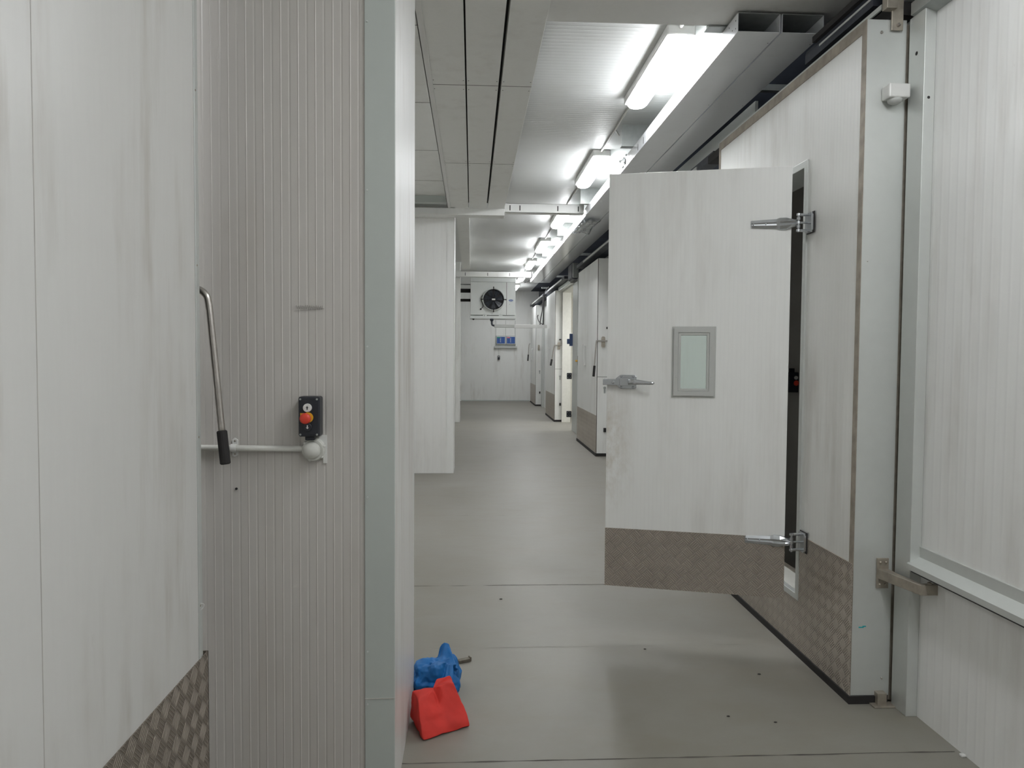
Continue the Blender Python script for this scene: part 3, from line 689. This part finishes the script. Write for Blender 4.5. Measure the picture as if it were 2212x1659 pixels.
# ------------------------------------------------------------------ ceiling ducts, beams, trunking
DZ0, DZ1 = 3.25, 3.328
seams = ((-0.268, -0.052, 'left of the thin gap, nearest the partitions'), (-0.042, 0.164, 'between the thin gap and the wide black gap'), (0.184, 0.382, 'nearest the lamps'))
for (x0, x1, s_) in seams:
    d_ = tag(obj('ceiling_duct', B(((x0, -4.1, DZ0), (x1, 9.10, DZ1))), M['duct'], bevel=0.001), 'flat grey-white duct panel under the ceiling, ' + s_, 'duct', 'flat duct panels under the ceiling')
    bm = bmesh.new()
    for y in (4.98, 7.0): box(bm, (x0 + 0.001, y - 0.003, DZ0 - 0.0006), (x1 - 0.001, y + 0.003, DZ0 - 0.0001))
    for y in (4.9, 5.06, 6.93, 7.07):
        for x in (x0 + 0.012, x1 - 0.012): box(bm, (x - 0.003, y - 0.004, DZ0 - 0.0008), (x + 0.003, y + 0.004, DZ0 - 0.0001))
    each('panel_joint', bm, M['darkskin'], d_)
struct('trim_2', B(((-0.30, -4.1, 3.3285), (0.39, 9.2, 3.3330))), M['rubber'], 'black gap lining behind the flat ducts', 'trim')
tag(obj('corner_angle', B(((-0.300, -4.1, 3.242), (-0.262, 9.1, 3.2485)), ((-0.300, -4.1, 3.242), (-0.2955, 9.1, 3.33))), M['plast']), 'white edge angle along the outer side of the flat ducts', 'trim')
struct('ceiling_bay', B(((-3.3, 3.3, 3.335), (-0.30, 9.2, 3.36))), M['duct'], 'grey-white ceiling of the side bay', 'ceiling')
bm = bmesh.new()
for y in (4.3, 5.6, 6.9, 8.1): box(bm, (-3.2, y - 0.002, 3.3335), (-0.31, y + 0.002, 3.3349))
struct('trim_3', bm, M['joint'], 'dark seams across the side bay ceiling', 'trim')

def channel(y, x0, x1, z0, z1, label, slots, depth=0.12):
    t = tag(obj('slotted_channel', B(((x0, y, z0), (x1, y + 0.004, z1)), ((x0, y, z0), (x1, y + depth, z0 + 0.004)), ((x0, y, z1 - 0.004), (x1, y + depth, z1))), M['duct']), label, 'beam')
    bm = bmesh.new()
    for x in slots: box(bm, (x - 0.006, y - 0.001, z0 + (z1 - z0) * 0.22), (x + 0.006, y - 0.0001, z1 - (z1 - z0) * 0.22))
    each('slot', bm, M['rubber'], t); return t
channel(9.12, 0.385, 1.35, 3.205, 3.315, 'slotted metal cross channel under the ceiling at the middle partition', [0.45, 0.57, 1.03, 1.28])
tag(obj('cross_beam', B(((-3.2, 9.105, 3.163), (0.384, 9.30, 3.243))), M['duct'], bevel=0.002), 'plain cross beam closing off the flat ducts', 'beam')
tag(obj('steel_channel', B(((-3.2, 8.85, 3.26), (-0.31, 8.856, 3.332)), ((-3.2, 8.85, 3.255), (-0.31, 8.95, 3.261))), M['trim']), 'grey-green steel channel across the side bay ceiling', 'beam')
channel(16.18, -0.45, 1.30, 3.14, 3.26, 'slotted metal cross channel in front of the cooler', [-0.15, 0.33, 0.80])
tag(obj('narrow_duct', B(((-0.215, 9.35, 3.30), (-0.045, 16.15, 3.469)), ), M['duct']), 'narrow flat duct running between the two slotted channels', 'duct')
bm = bmesh.new(); tube(bm, smooth_path([(1.27, 16.160, 3.26), (1.275, 16.160, 3.17), (1.22, 16.160, 3.08), (1.12, 16.16, 3.03)]), 0.012, 8)
tag(obj('hanging_cable', bm, M['rubber']), 'short black cable hanging at the end of the far slotted channel', 'cable')

def trunk(x0, x1, label):
    t = tag(obj('cable_trunking', bmesh.new(), M['trunk']), label, 'trunking', 'paired cable trunkings under the ceiling')
    bm = bmesh.new(); z0, z1, y0, y1 = 3.168, 3.262, 3.87, 17.6; th = 0.003
    prism(bm, [(x0, z1), (x0, z0), (x1, z0), (x1, z1), (x1 - th, z1), (x1 - th, z0 + th), (x0 + th, z0 + th), (x0 + th, z1)], y0, y1)
    bm.to_mesh(t.data); bm.free(); return t
ta = trunk(1.36, 1.583, 'long white cable trunking nearest the lamps, open at its near end')
tb = trunk(1.593, 1.813, 'long white cable trunking nearest the sliding doors, open at its near end')
for t, x0, x1 in ((ta, 1.36, 1.583), (tb, 1.593, 1.813)):
    obj('lid', B(((x0, 3.871, 3.2625), (x1, 17.6, 3.266))), M['alu_d'], t)
    bm = bmesh.new()
    for y, z in ((3.90, 3.235), (3.95, 3.205), (3.90, 3.195), (4.02, 3.185), (4.0, 3.24), (4.10, 3.18)):
        if x0 < 1.5: lathe(bm, [(0.004, x0 - 0.0008), (0.004, x0 - 0.0001)], (0, y, z), 'X', n=8)
    for y in (4.0, 5.0, 7.5): lathe(bm, [(0.003, 3.1672), (0.003, 3.1679)], (x1 - 0.012, y, 0), 'Z', n=8)
    each('rivet_hole', bm, M['rubber'], t)
bm = bmesh.new()
for y in (6.0, 6.2, 6.55, 8.0, 10.5, 12.0, 13.0, 14.0): box(bm, (1.3592, y - 0.006, 3.185), (1.3599, y + 0.006, 3.235))
each('side_slot', bm, M['rubber'], ta)
for i, y in enumerate((4.12, 6.45, 8.9, 11.3, 13.7)):
    bm = B(((1.275, y, 3.272), (1.85, y + 0.005, 3.468)), ((1.262, y - 0.07, 3.267), (1.85, y + 0.005, 3.272)))
    tag(obj('trunking_bracket', bm, M['alu_d']), ['grey sheet bracket carrying the near end of the trunking', 'grey sheet bracket above the trunking between the first two lamps', 'grey sheet bracket above the trunking past the second lamp', 'grey sheet bracket above the trunking past the third lamp', 'grey sheet bracket above the trunking past the fourth lamp'][i], 'bracket', 'brackets carrying the trunking')
# torn protective film on the trunking
def film(name, c, su, sv, seed, label, tilt=0.0):
    rows = []
    for i in range(15):
        r = []
        for j in range(11):
            u, v = i / 14 - 0.5, j / 10 - 0.5
            e = 1 + 0.35 * noise.noise(Vector((u * 3, v * 3, seed)))
            q = Vector((c[0] + v * sv * e, c[1] + u * su * e, c[2] - 0.012 - 0.05 * abs(noise.noise(Vector((u * 4, v * 4, seed + 4)))) - tilt * abs(v)))
            r.append(q)
        rows.append(r)
    o = obj(name, cloth_patch(rows), M['film'], smooth=True); s = o.modifiers.new('s', 'SOLIDIFY'); s.thickness = 0.0006
    return tag(o, label, 'film')
film('plastic_film', (1.46, 9.7, 3.160), 1.0, 0.2, 1.0, 'torn clear film peeling from under the trunking')
def scrap(c, seed, s, label):
    rows = []
    for i in range(9):
        r = []
        for j in range(9):
            u, v = i / 8 - .5, j / 8 - .5; n_ = noise.noise_vector(Vector((u * 3, v * 3, seed))) * 0.5
            r.append(Vector((c[0] - abs(v) * 0.3 * s + n_.x * s, c[1] + u * s * 3 + n_.y * s, c[2] + v * s * 1.4 + n_.z * s * .6)))
        rows.append(r)
    o = obj('plastic_film', cloth_patch(rows), M['film'], smooth=True); m_ = o.modifiers.new('s', 'SOLIDIFY'); m_.thickness = 0.0006
    tag(o, label, 'film')
scrap((1.335, 6.62, 3.20), 3.3, 0.06, 'crumpled scrap of clear film on the trunking side by the second lamp')

# ------------------------------------------------------------------ lamps
def make_lamp():
    t = thing('ceiling_lamp', 'x', 'lamp', (0, 0, 0), 'fluorescent ceiling lamps in a row')
    obj('lamp_housing', B(((-0.088, -0.006, 0.046), (0.088, 1.276, 0.108)),), M['plast'], t, bevel=0.010)
    bm = bmesh.new(); n = 12; secs = []
    for y, s_ in ((0.0, 0.80), (0.012, 0.93), (0.04, 1.0), (1.17, 1.0), (1.23, 0.9), (1.26, 0.72), (1.27, 0.5)):
        secs.append([bm.verts.new((0.076 * s_ * math.cos(a_), y, 0.0465 - 0.046 * s_ * (math.sin(a_) ** 0.6 if math.sin(a_) > 0 else 0))) for a_ in [math.pi * i / n for i in range(n + 1)]])
    for a_, b_ in zip(secs, secs[1:]):
        for i in range(n): bm.faces.new((a_[i], a_[i + 1], b_[i + 1], b_[i]))
        bm.faces.new((a_[n], a_[0], b_[0], b_[n]))
    bm.faces.new(secs[0]); bm.faces.new(secs[-1][::-1]); bmesh.ops.recalc_face_normals(bm, faces=bm.faces)
    obj('lamp_diffuser', bm, M['lamp'], t, smooth=True)
    return t
lamp = make_lamp(); LX0 = 1.24
names = ['added fluorescent fill lamp just behind the viewer, out of view', 'glowing fluorescent lamp overhead before the trunking', 'largest glowing fluorescent lamp, beside the open near end of the trunking',
         'second glowing fluorescent lamp, above the top corner of the open wicket leaf', 'third glowing fluorescent lamp, just past the slotted cross channel', 'fourth glowing fluorescent lamp, further down the corridor',
         'glowing fluorescent lamp just before the far slotted channel', 'small glowing lamp seen beside the cooler', 'farthest glowing lamp near the end wall']
for i, y in enumerate(LAMP_Y):
    o = lamp if i == 0 else copy_tree(lamp)
    o.location = (LX0, y, (3.28 - 0.108) if y < 3 else (3.47 - 0.108)); o['label'] = names[i]
for y, s_, z in ((5.4, 'added unseen fill lamp inside the first side bay behind the ribbed wall', 3.335), (0.6, 'added unseen fill lamp over the side bay behind the nearest sliding door', 3.33)):  # lamps added out of view in the side bays, to raise the fill light
    o = copy_tree(lamp); o.location = (-1.9, y, z - 0.108); o['label'] = s_
lr = thing('ceiling_lamp', 'ceiling lamp inside the bright room', 'lamp', (3.2, 15.0, 2.78))
bm = B(((3.1, 14.6, 2.78), (3.3, 16.2, 2.82))); obj('lamp_diffuser', bm, M['lamp'], lr)
obj('lamp_housing', B(((3.08, 14.58, 2.82), (3.32, 16.22, 2.895))), M['plast'], lr)
# conduit linking the lamps, with a side tee
t = tag(obj('lamp_conduit', cyl(cyl(bmesh.new(), (1.235, 4.08, 3.455), (1.235, 17.9, 3.455), 0.010, n=12), (1.235, 6.55, 3.455), (1.30, 6.72, 3.455), 0.007, n=10), M['pipe'], smooth=False), 'thin grey conduit linking the row of ceiling lamps', 'pipe')

# ------------------------------------------------------------------ far sliding doors
def far_door(name, X, y0, y1, label, lever_kind, wide_line):
    d = thing(name, label, 'sliding door', (X, y0, 0), kind='structure'); Z = 2.90; th = 0.165
    obj('door_panel', B(((X, y0, 0.04), (X + th, y1, Z))), M['door_y'], d, bevel=0.004)
    obj('edge_joint', B(((X - 0.002, y0 - 0.001, 0.04), (X + 0.006, y0 + 0.004, Z))), M['joint'], d)
    o = obj('kick_plate', B(((X - 0.004, y0 + 0.004, 0.04), (X - 0.0005, y1, 0.60))), M['tread_y'], d); o['label'] = 'brownish tread plate along the foot'
    obj('bottom_gasket', B(((X - 0.01, y0 - 0.01, 0.0), (X + th, y1, 0.045))), M['rubber'], d)
    obj('back_gasket', B(((X + th, y0 + 0.0, 0.02), (X + th + 0.03, y0 + 0.05, Z))), M['rubber'], d)
    obj('pull_handle', B(((X - 0.035, y0 + 1.12, 1.32), (X - 0.022, y0 + 1.18, 1.66)), ((X - 0.03, y0 + 1.13, 1.32), (X, y0 + 1.17, 1.35)), ((X - 0.03, y0 + 1.13, 1.63), (X, y0 + 1.17, 1.66))), M['plast'], d, bevel=0.005)
    if wide_line: obj('edge_seam', B(((X + 0.002, y0 - 0.0015, 1.168), (X + th, y0 - 0.0002, 1.174))), M['joint'], d)
    # plate, lock and stop on the near edge
    bm = bmesh.new(); cx = X + 0.085
    prism(bm, [(cx - .028, 1.62), (cx - .015, 1.60), (cx + .015, 1.60), (cx + .028, 1.62), (cx + .028, 1.74), (cx + .015, 1.76), (cx - .015, 1.76), (cx - .028, 1.74)], y0 - 0.02, y0 - 0.0005)
    obj('lever_plate', bm, M['tan'], d)
    bm = bmesh.new(); lathe(bm, [(0.020, y0 - 0.0005), (0.020, y0 - 0.014), (0.01, y0 - 0.016)], (X + 0.115, 0, 1.01), n=20); box(bm, (X + 0.103, y0 - 0.005, 0.93), (X + 0.127, y0 - 0.0005, 1.0)); 
    obj('lock', bm, M['alu_d'], d)
    obj('door_stop', B(((X + 0.105, y0 - 0.03, 0.36), (X + 0.14, y0 - 0.0005, 0.42))), M['rubber'], d)
    z = 1.695
    if lever_kind == 'straight':
        lever(d, [(X + 0.16, y0 - 0.035, z), (X + 0.0, y0 - 0.035, z), (X - 0.02, y0 - 0.035, z - 0.02), (X - 0.035, y0 - 0.035, z - 0.22), (X - 0.05, y0 - 0.035, z - 0.42)], ((X - 0.044, y0 - 0.035, z - 0.36), (X - 0.056, y0 - 0.035, z - 0.52)), 0.011, 0.018)
        bm = bmesh.new(); tube(bm, [(X + 0.125, y0 - 0.04, 1.885), (X + 0.165, y0 - 0.04, 1.885)], [0.015, 0.02], 12); obj('upper_knob', bm, M['rubber'], d)
    elif lever_kind == 'crank':
        lever(d, [(X + 0.135, y0 - 0.035, z + 0.12), (X + 0.14, y0 - 0.035, z + 0.05), (X + 0.125, y0 - 0.035, z), (X + 0.0, y0 - 0.035, z), (X - 0.02, y0 - 0.035, z - 0.02), (X - 0.055, y0 - 0.035, z - 0.22), (X - 0.08, y0 - 0.035, z - 0.35)], ((X - 0.072, y0 - 0.035, z - 0.31), (X - 0.095, y0 - 0.035, z - 0.45)), 0.012, 0.02)
        bm = bmesh.new(); tube(bm, [(X + 0.085, y0 - 0.035, z + 0.125), (X + 0.135, y0 - 0.035, z + 0.125)], 0.014, 12); obj('crank_knob', bm, M['rubber'], d)
    else:
        lever(d, [(X - 0.02, y1 - 0.1, 1.82), (X - 0.06, y1 - 0.1, 1.78), (X - 0.075, y1 - 0.1, 1.6), (X - 0.085, y1 - 0.1, 1.45)], ((X - 0.083, y1 - 0.1, 1.48), (X - 0.095, y1 - 0.1, 1.28)), 0.012, 0.02)
    return d
far_door('door_3', 1.83, 10.90, 12.92, 'white sliding door just beyond the open wicket leaf', 'straight', True)
far_door('door_4', 1.83, 16.50, 18.45, 'white sliding door with a crank handle beside the bright doorway', 'crank', True)
far_door('door_5', 1.83, 21.50, 23.35, 'farthest white sliding door near the end wall', 'side', False)

# tracks, motor and cables over the far doors
for i, (y0, y1) in enumerate(((5.6, 12.95), (14.7, 18.6), (19.0, 23.4))):
    t = thing('door_track', ['dark sliding track over the wall behind the wicket leaf', 'dark sliding track over the bright doorway', 'dark sliding track over the farthest sliding door'][i], 'track', (1.9, y0, 2.95), 'dark door tracks over the far doors')
    obj('track_beam', B(((1.80, y0, 2.975), (1.90, y1, 3.03))), M['darksteel'], t)
    obj('track_strip', B(((1.790, y0 + 0.4, 2.985), (1.799, y1 - 0.8, 3.01))), M['alu'], t)
t = thing('door_motor', 'dark grey motor housing above the bright doorway', 'motor', (1.93, 13.7, 2.9))
obj('motor_housing', B(((1.77, 13.35, 2.84), (1.895, 13.92, 3.14))), M['darksteel'], t, bevel=0.04, seg=3)
obj('cover', B(((1.78, 13.349, 2.86), (1.885, 13.30, 3.12))), M['alu_d'], t, bevel=0.01)
tag(obj('header_cover', B(((1.90, 14.56, 2.88), (2.03, 16.6, 2.965))), M['alu'], bevel=0.004), 'grey metal cover strip over the bright doorway', 'cover')
tag(obj('door_post', B(((1.965, 13.95, 0), (2.029, 14.62, 2.87))), M['alu'], bevel=0.004), 'aluminium frame post at the near side of the bright doorway', 'post')
tag(obj('door_post', B(((1.975, 20.95, 0), (2.029, 21.3, 2.87))), M['alu'], bevel=0.004), 'aluminium frame post before the farthest sliding door', 'post')
t = thing('control_box', 'blue control box on the post of the bright doorway', 'control box', (1.95, 14.6, 1.76))
obj('housing', B(((1.915, 14.63, 1.66), (1.985, 14.72, 1.90))), M['bluedark'], t, bevel=0.006)
obj('knob_block', B(((1.865, 14.63, 1.70), (1.914, 14.70, 1.80))), M['bluedark'], t, bevel=0.006)
t = thing('push_button_box', 'small black push-button box on the post of the bright doorway', 'control box', (1.99, 13.93, 1.35))
obj('housing', B(((1.97, 13.88, 1.30), (2.02, 13.949, 1.47))), M['black'], t, bevel=0.006)
obj('stop_button', lathe(bmesh.new(), [(0.012, 1.97), (0.018, 1.94), (0.012, 1.925)], (0, 13.91, 1.375), 'X', n=16), M['yellow'], t)
for i, z in enumerate((1.07, 0.32)):
    bm = B(((1.865, 14.66, z - 0.06), (1.963, 14.672, z + 0.06)))
    o = tag(obj('latch_plate', bm, M['black'], bevel=0.008), ['black plate with screws at mid height of the bright doorway', 'black plate with screws near the foot of the bright doorway'][i], 'plate', 'black plates on the doorway post')
    bm = bmesh.new()
    for x in (1.885, 1.935):
        for zz in (-0.03, 0.03): lathe(bm, [(0.005, 14.66), (0.005, 14.657)], (x, 0, z + zz), n=8)
    each('screw', bm, M['alu'], o)
def cable(pts, r, label, group=None):
    bm = bmesh.new(); tube(bm, smooth_path(pts, 8), r, 8); return tag(obj('cable', bm, M['rubber'], smooth=True), label, 'cable', group)
cable([(1.84, 17.9, 3.10), (1.83, 18.5, 3.08), (1.80, 18.8, 2.9), (1.78, 18.75, 2.4), (1.775, 18.72, 2.17)], 0.016, 'black cable dropping from the ceiling beside the crank-handle door')
cable([(1.79, 18.9, 3.0), (1.76, 18.85, 2.6), (1.72, 18.8, 2.4), (1.70, 18.8, 2.2)], 0.013, 'second black cable dropping beside the crank-handle door')
cable([(1.66, 18.9, 2.48), (1.645, 18.9, 2.42), (1.65, 18.5, 2.3), (1.69, 18.02, 2.214)], 0.011, 'short curved black cable end above the drain pipe')
for i in range(6):
    x = 1.97 + 0.09 * i; z = 3.01 + 0.03 * (i % 3)
    cable([(x, 3.4, z), (x + 0.05, 6, z + 0.09), (x - 0.03, 9, z), (x + 0.04, 12.5, z + 0.07), (x - 0.02, 16, z), (x, 20, z + 0.05), (x, 23.4, z)], 0.014, 'black cable among those lying in the dark recess over the doors', 'cables in the dark recess')
for i, y in enumerate((4.9, 7.4, 10.2, 13.2, 17.0, 20.0)):
    tag(obj('cross_bar', B(((1.85, y, 3.24), (2.598, y + 0.05, 3.28))), M['alu_d']), 'dull metal bar crossing the dark recess over the doors', 'bar', 'metal bars in the dark recess')

# button box inside the dark room
t = thing('push_button_box', 'black push-button box inside the dark cold room', 'control box', (2.245, 5.15, 1.32))
obj('housing', B(((2.20, 5.10, 1.245), (2.272, 5.149, 1.385))), M['black'], t, bevel=0.006)
obj('cable_gland', B(((2.218, 5.11, 1.385), (2.244, 5.14, 1.412))), M['black'], t)
obj('up_button', lathe(bmesh.new(), [(0.013, 5.10), (0.013, 5.093)], (2.25, 0, 1.347), n=20), M['plast'], t)
obj('stop_button', lathe(bmesh.new(), [(0.012, 5.10), (0.019, 5.085), (0.012, 5.075)], (2.248, 0, 1.310), n=20), M['redb'], t)

# ------------------------------------------------------------------ cooler
CY = 18.0
t = thing('air_cooler', 'white unit cooler with a round black fan under the ceiling', 'cooler', (0.5, CY, 2.33))
obj('casing', B(((-0.04, CY, 2.42), (1.035, CY + 0.62, 3.21))), M['case'], t, bevel=0.006)
each('top_rail', B(((-0.04, CY + 0.03, 3.215), (1.035, CY + 0.08, 3.33)), ((-0.04, CY + 0.54, 3.215), (1.035, CY + 0.59, 3.33))), M['alu'], t, bevel=0.003)
each('hanger', B(((0.05, CY + 0.1, 3.33), (0.09, CY + 0.5, 3.469)), ((0.9, CY + 0.1, 3.33), (0.94, CY + 0.5, 3.469)), ((0.05, CY+0.035, 3.31), (0.94, CY + 0.58, 3.335))), M['alu_d'], t)
obj('side_cover_gap', B(((0.816, CY - 0.002, 2.425), (0.826, CY + 0.001, 3.205))), M['joint'], t)
obj('drip_tray', B(((-0.05, CY - 0.03, 2.335), (1.05, CY + 0.65, 2.405))), M['case'], t, bevel=0.006)
fx, fz, fr = 0.508, 2.79, 0.245
fan = obj('fan_ring', bmesh.new(), M['case'], t)
bm = bmesh.new(); prof = [(fr + 0.022, CY - 0.0), (fr + 0.02, CY - 0.09), (fr + 0.008, CY - 0.10), (fr, CY - 0.09), (fr, CY - 0.005)]
rings = []
for r_, y in prof: rings.append([bm.verts.new((fx + r_ * math.cos(2*math.pi*i/56), y, fz + r_ * math.sin(2*math.pi*i/56))) for i in range(56)])
for a_, b_ in zip(rings, rings[1:]):
    for i in range(56): bm.faces.new((a_[i], a_[(i + 1) % 56], b_[(i + 1) % 56], b_[i]))
bmesh.ops.recalc_face_normals(bm, faces=bm.faces); bmesh.ops.translate(bm, verts=bm.verts, vec=-Vector((0.5, CY, 2.33))); bm.to_mesh(fan.data); bm.free()
obj('fan_well', lathe(bmesh.new(), [(fr, CY - 0.004), (fr, CY - 0.008)], (fx, 0, fz), n=48), M['rubber'], t)
bm = bmesh.new()
for i in range(7):
    a_ = 2 * math.pi * i / 7 + 0.2; pts = []
    for r_, w_, y in ((0.06, 0.35, -0.030), (0.15, 0.30, -0.030), (0.225, 0.26, -0.030)):
        pts.append(((fx + r_ * math.cos(a_ - w_), CY + y - 0.018, fz + r_ * math.sin(a_ - w_)), (fx + r_ * math.cos(a_ + w_), CY + y + 0.012, fz + r_ * math.sin(a_ + w_))))
    vs = [[bm.verts.new(q) for q in p] for p in pts]
    for p, q in zip(vs, vs[1:]): bm.faces.new((p[0], p[1], q[1], q[0]))
for fb in each('fan_blade', bm, M['fangrey'], t): s = fb.modifiers.new('s', 'SOLIDIFY'); s.thickness = 0.004
bm = bmesh.new()
for i in range(20):
    a_ = 2 * math.pi * i / 20 + 0.1; tube(bm, [(fx + 0.05 * math.cos(a_), CY - 0.10, fz + 0.05 * math.sin(a_)), (fx + fr * math.cos(a_ + 0.12), CY - 0.098, fz + fr * math.sin(a_ + 0.12))], 0.0028, 6)
for r_ in (0.06, 0.12, 0.18, 0.235):
    tube(bm, [(fx + r_ * math.cos(2*math.pi*i/40), CY - 0.1, fz + r_ * math.sin(2*math.pi*i/40)) for i in range(41)], 0.0018, 5)
obj('fan_guard', bm, M['darksteel'], t)
obj('hub_label', B(((fx - 0.04, CY - 0.106, fz - 0.018), (fx + 0.04, CY - 0.103, fz + 0.018))), M['plast'], t)
bm = bmesh.new()
for a_ in (0, 90, 180, 270): 
    c_, s_ = math.cos(R(a_)), math.sin(R(a_)); cyl(bm, (fx + (fr + 0.0) * c_, CY - 0.095, fz + (fr + 0.0) * s_), (fx + (fr + 0.055) * c_, CY - 0.06, fz + (fr + 0.055) * s_), 0.012, n=8)
each('guard_clip', bm, M['rubber'], t)
bm = bmesh.new(); tube(bm, smooth_path([(fx - fr - 0.02, CY - 0.06, fz + 0.1), (fx - fr - 0.05, CY - 0.05, fz), (fx - fr - 0.0, CY - 0.02, fz - 0.15), (0.23, CY - 0.01, 2.59), (0.21, CY - 0.02, 2.56)]), 0.007, 8); lathe(bm, [(0.018, CY), (0.022, CY - 0.02), (0.01, CY - 0.03)], (0.205, 0, 2.56), n=14)
obj('fan_cable', bm, M['rubber'], t)
bm = bmesh.new()
for x in (0.30, 0.68): box(bm, (x - 0.045, CY - 0.02, 2.405), (x - 0.012, CY, 2.44)); box(bm, (x + 0.012, CY - 0.02, 2.405), (x + 0.045, CY, 2.44)); box(bm, (x - 0.01, CY - 0.025, 2.41), (x + 0.01, CY, 2.45))
each('tray_clip', bm, M['alu'], t)
bm = bmesh.new(); prism(bm, [(0.925 + 0.055 * math.cos(2*math.pi*i/28), 2.775 + 0.023 * math.sin(2*math.pi*i/28)) for i in range(28)], CY - 0.003, CY - 0.0005)
lg = obj('oval_badge', bm, M['bluebox'], t); lg['label'] = 'small blue oval badge with pale script'
bm = bmesh.new(); tube(bm, [(0.887 + 0.078 * i / 24, CY - 0.0035, 2.775 + 0.008 * math.sin(i * 1.3)) for i in range(25)], 0.0022, 5); obj('script', bm, M['plast'], lg)
obj('badge_line', B(((0.88, CY - 0.002, 2.735), (0.97, CY - 0.0003, 2.739)), ((0.89, CY - 0.002, 2.675), (0.905, CY - 0.0003, 2.690))), M['alu_d'], t)
obj('tray_foot', lathe(bmesh.new(), [(0.03, 2.334), (0.02, 2.31), (0.01, 2.30)], (0.03, CY + 0.05, 0), 'Z', n=16), M['rubber'], t)
t = thing('drain_pipe', 'pipe dropping from the cooler tray into a horizontal drain trunking', 'pipe', (0.6, CY, 2.15))
bm = bmesh.new(); tube(bm, smooth_path([(0.47, CY + 0.0, 2.335), (0.47, CY - 0.0, 2.25), (0.475, CY - 0.0, 2.20), (0.50, CY, 2.175), (0.54, CY, 2.17)]), 0.022, 12); lathe(bm, [(0.042, 2.333), (0.042, 2.30), (0.03, 2.275)], (0.47, CY, 0), 'Z', n=20)
obj('elbow', bm, M['darksteel'], t, smooth=True)
obj('grey_sleeve', B(((0.53, CY - 0.045, 2.125), (1.012, CY + 0.045, 2.20))), M['frame'], t, bevel=0.01)
obj('drain_trunking', B(((1.013, CY - 0.045, 2.118), (1.80, CY + 0.045, 2.20))), M['plast'], t, bevel=0.004)
# refrigerant pipes to the left of the cooler
for i, (z, r_) in enumerate(((3.17, 0.012), (3.02, 0.05), (2.79, 0.035))):
    bm = bmesh.new(); tube(bm, [(-0.7, CY + 0.3, z + 0.01), (-0.3, CY + 0.3, z), (-0.042, CY + 0.3, z)], r_, 12)
    tag(obj('refrigerant_pipe', bm, M['rubber'] if i else M['alu_d'], smooth=True), ['thin metal pipe entering the cooler side near its top', 'thick black insulated pipe entering the cooler side', 'black insulated pipe entering the cooler side at fan height'][i], 'pipe', 'pipes at the cooler side')

# end-wall controllers
t = thing('wall_shelf', 'grey shelf bar under the two blue boxes on the end wall', 'shelf', (1.06, YE, 1.7))
obj('shelf_bar', B(((0.70, YE - 0.10, 1.675), (1.42, YE - 0.001, 1.735))), M['frame'], t, bevel=0.005)
obj('back_board', B(((0.735, YE - 0.015, 1.736), (1.375, YE - 0.001, 2.065))), M['alu_d'], t)
for i, x0 in enumerate((0.765, 1.080)):
    t = thing('control_box', ['blue labelled control box with a green tag on the end wall', 'blue labelled control box with a pink tag on the end wall'][i], 'control box', (x0 + 0.14, YE - 0.02, 1.80), 'blue boxes on the end wall')
    obj('housing', B(((x0, YE - 0.10, 1.80), (x0 + 0.285, YE - 0.016, 2.045))), M['plast'], t, bevel=0.008)
    obj('front_panel', B(((x0 + 0.015, YE - 0.106, 1.82), (x0 + 0.27, YE - 0.1005, 2.03))), M['bluebox'], t)
    obj('tag_label', B(((x0 + 0.02, YE - 0.109, 1.99), (x0 + 0.11, YE - 0.1065, 2.025))), M['grn' if i == 0 else 'pink'], t)
    bm = bmesh.new()
    for j in range(5): box(bm, (x0 + 0.118, YE - 0.109, 1.86 + j * 0.03), (x0 + 0.15 - 0.012 * (j % 2), YE - 0.1065, 1.876 + j * 0.03))
    obj('white_lettering', bm, M['plast'], t)
for x, l_ in ((0.75, 'thin upright conduit above the green-tagged blue box'), (1.06, 'thin upright conduit between the two blue boxes'), (1.36, 'thin upright conduit above the pink-tagged blue box')):
    tag(obj('wall_conduit', tube(bmesh.new(), [(x, YE - 0.012, 2.06), (x, YE - 0.012, 2.55)], 0.008, 8), M['frame']), l_, 'conduit')
t = thing('pull_switch', 'small black switch hanging below the blue boxes', 'switch', (0.85, YE, 1.35))
obj('housing', B(((0.81, YE - 0.06, 1.31), (0.88, YE - 0.001, 1.44))), M['black'], t, bevel=0.01)
obj('cord', B(((0.838, YE - 0.012, 1.44), (0.848, YE - 0.002, 1.675))), M['frame'], t)
obj('face', B(((0.825, YE - 0.064, 1.395), (0.862, YE - 0.0605, 1.42))), M['alu'], t)
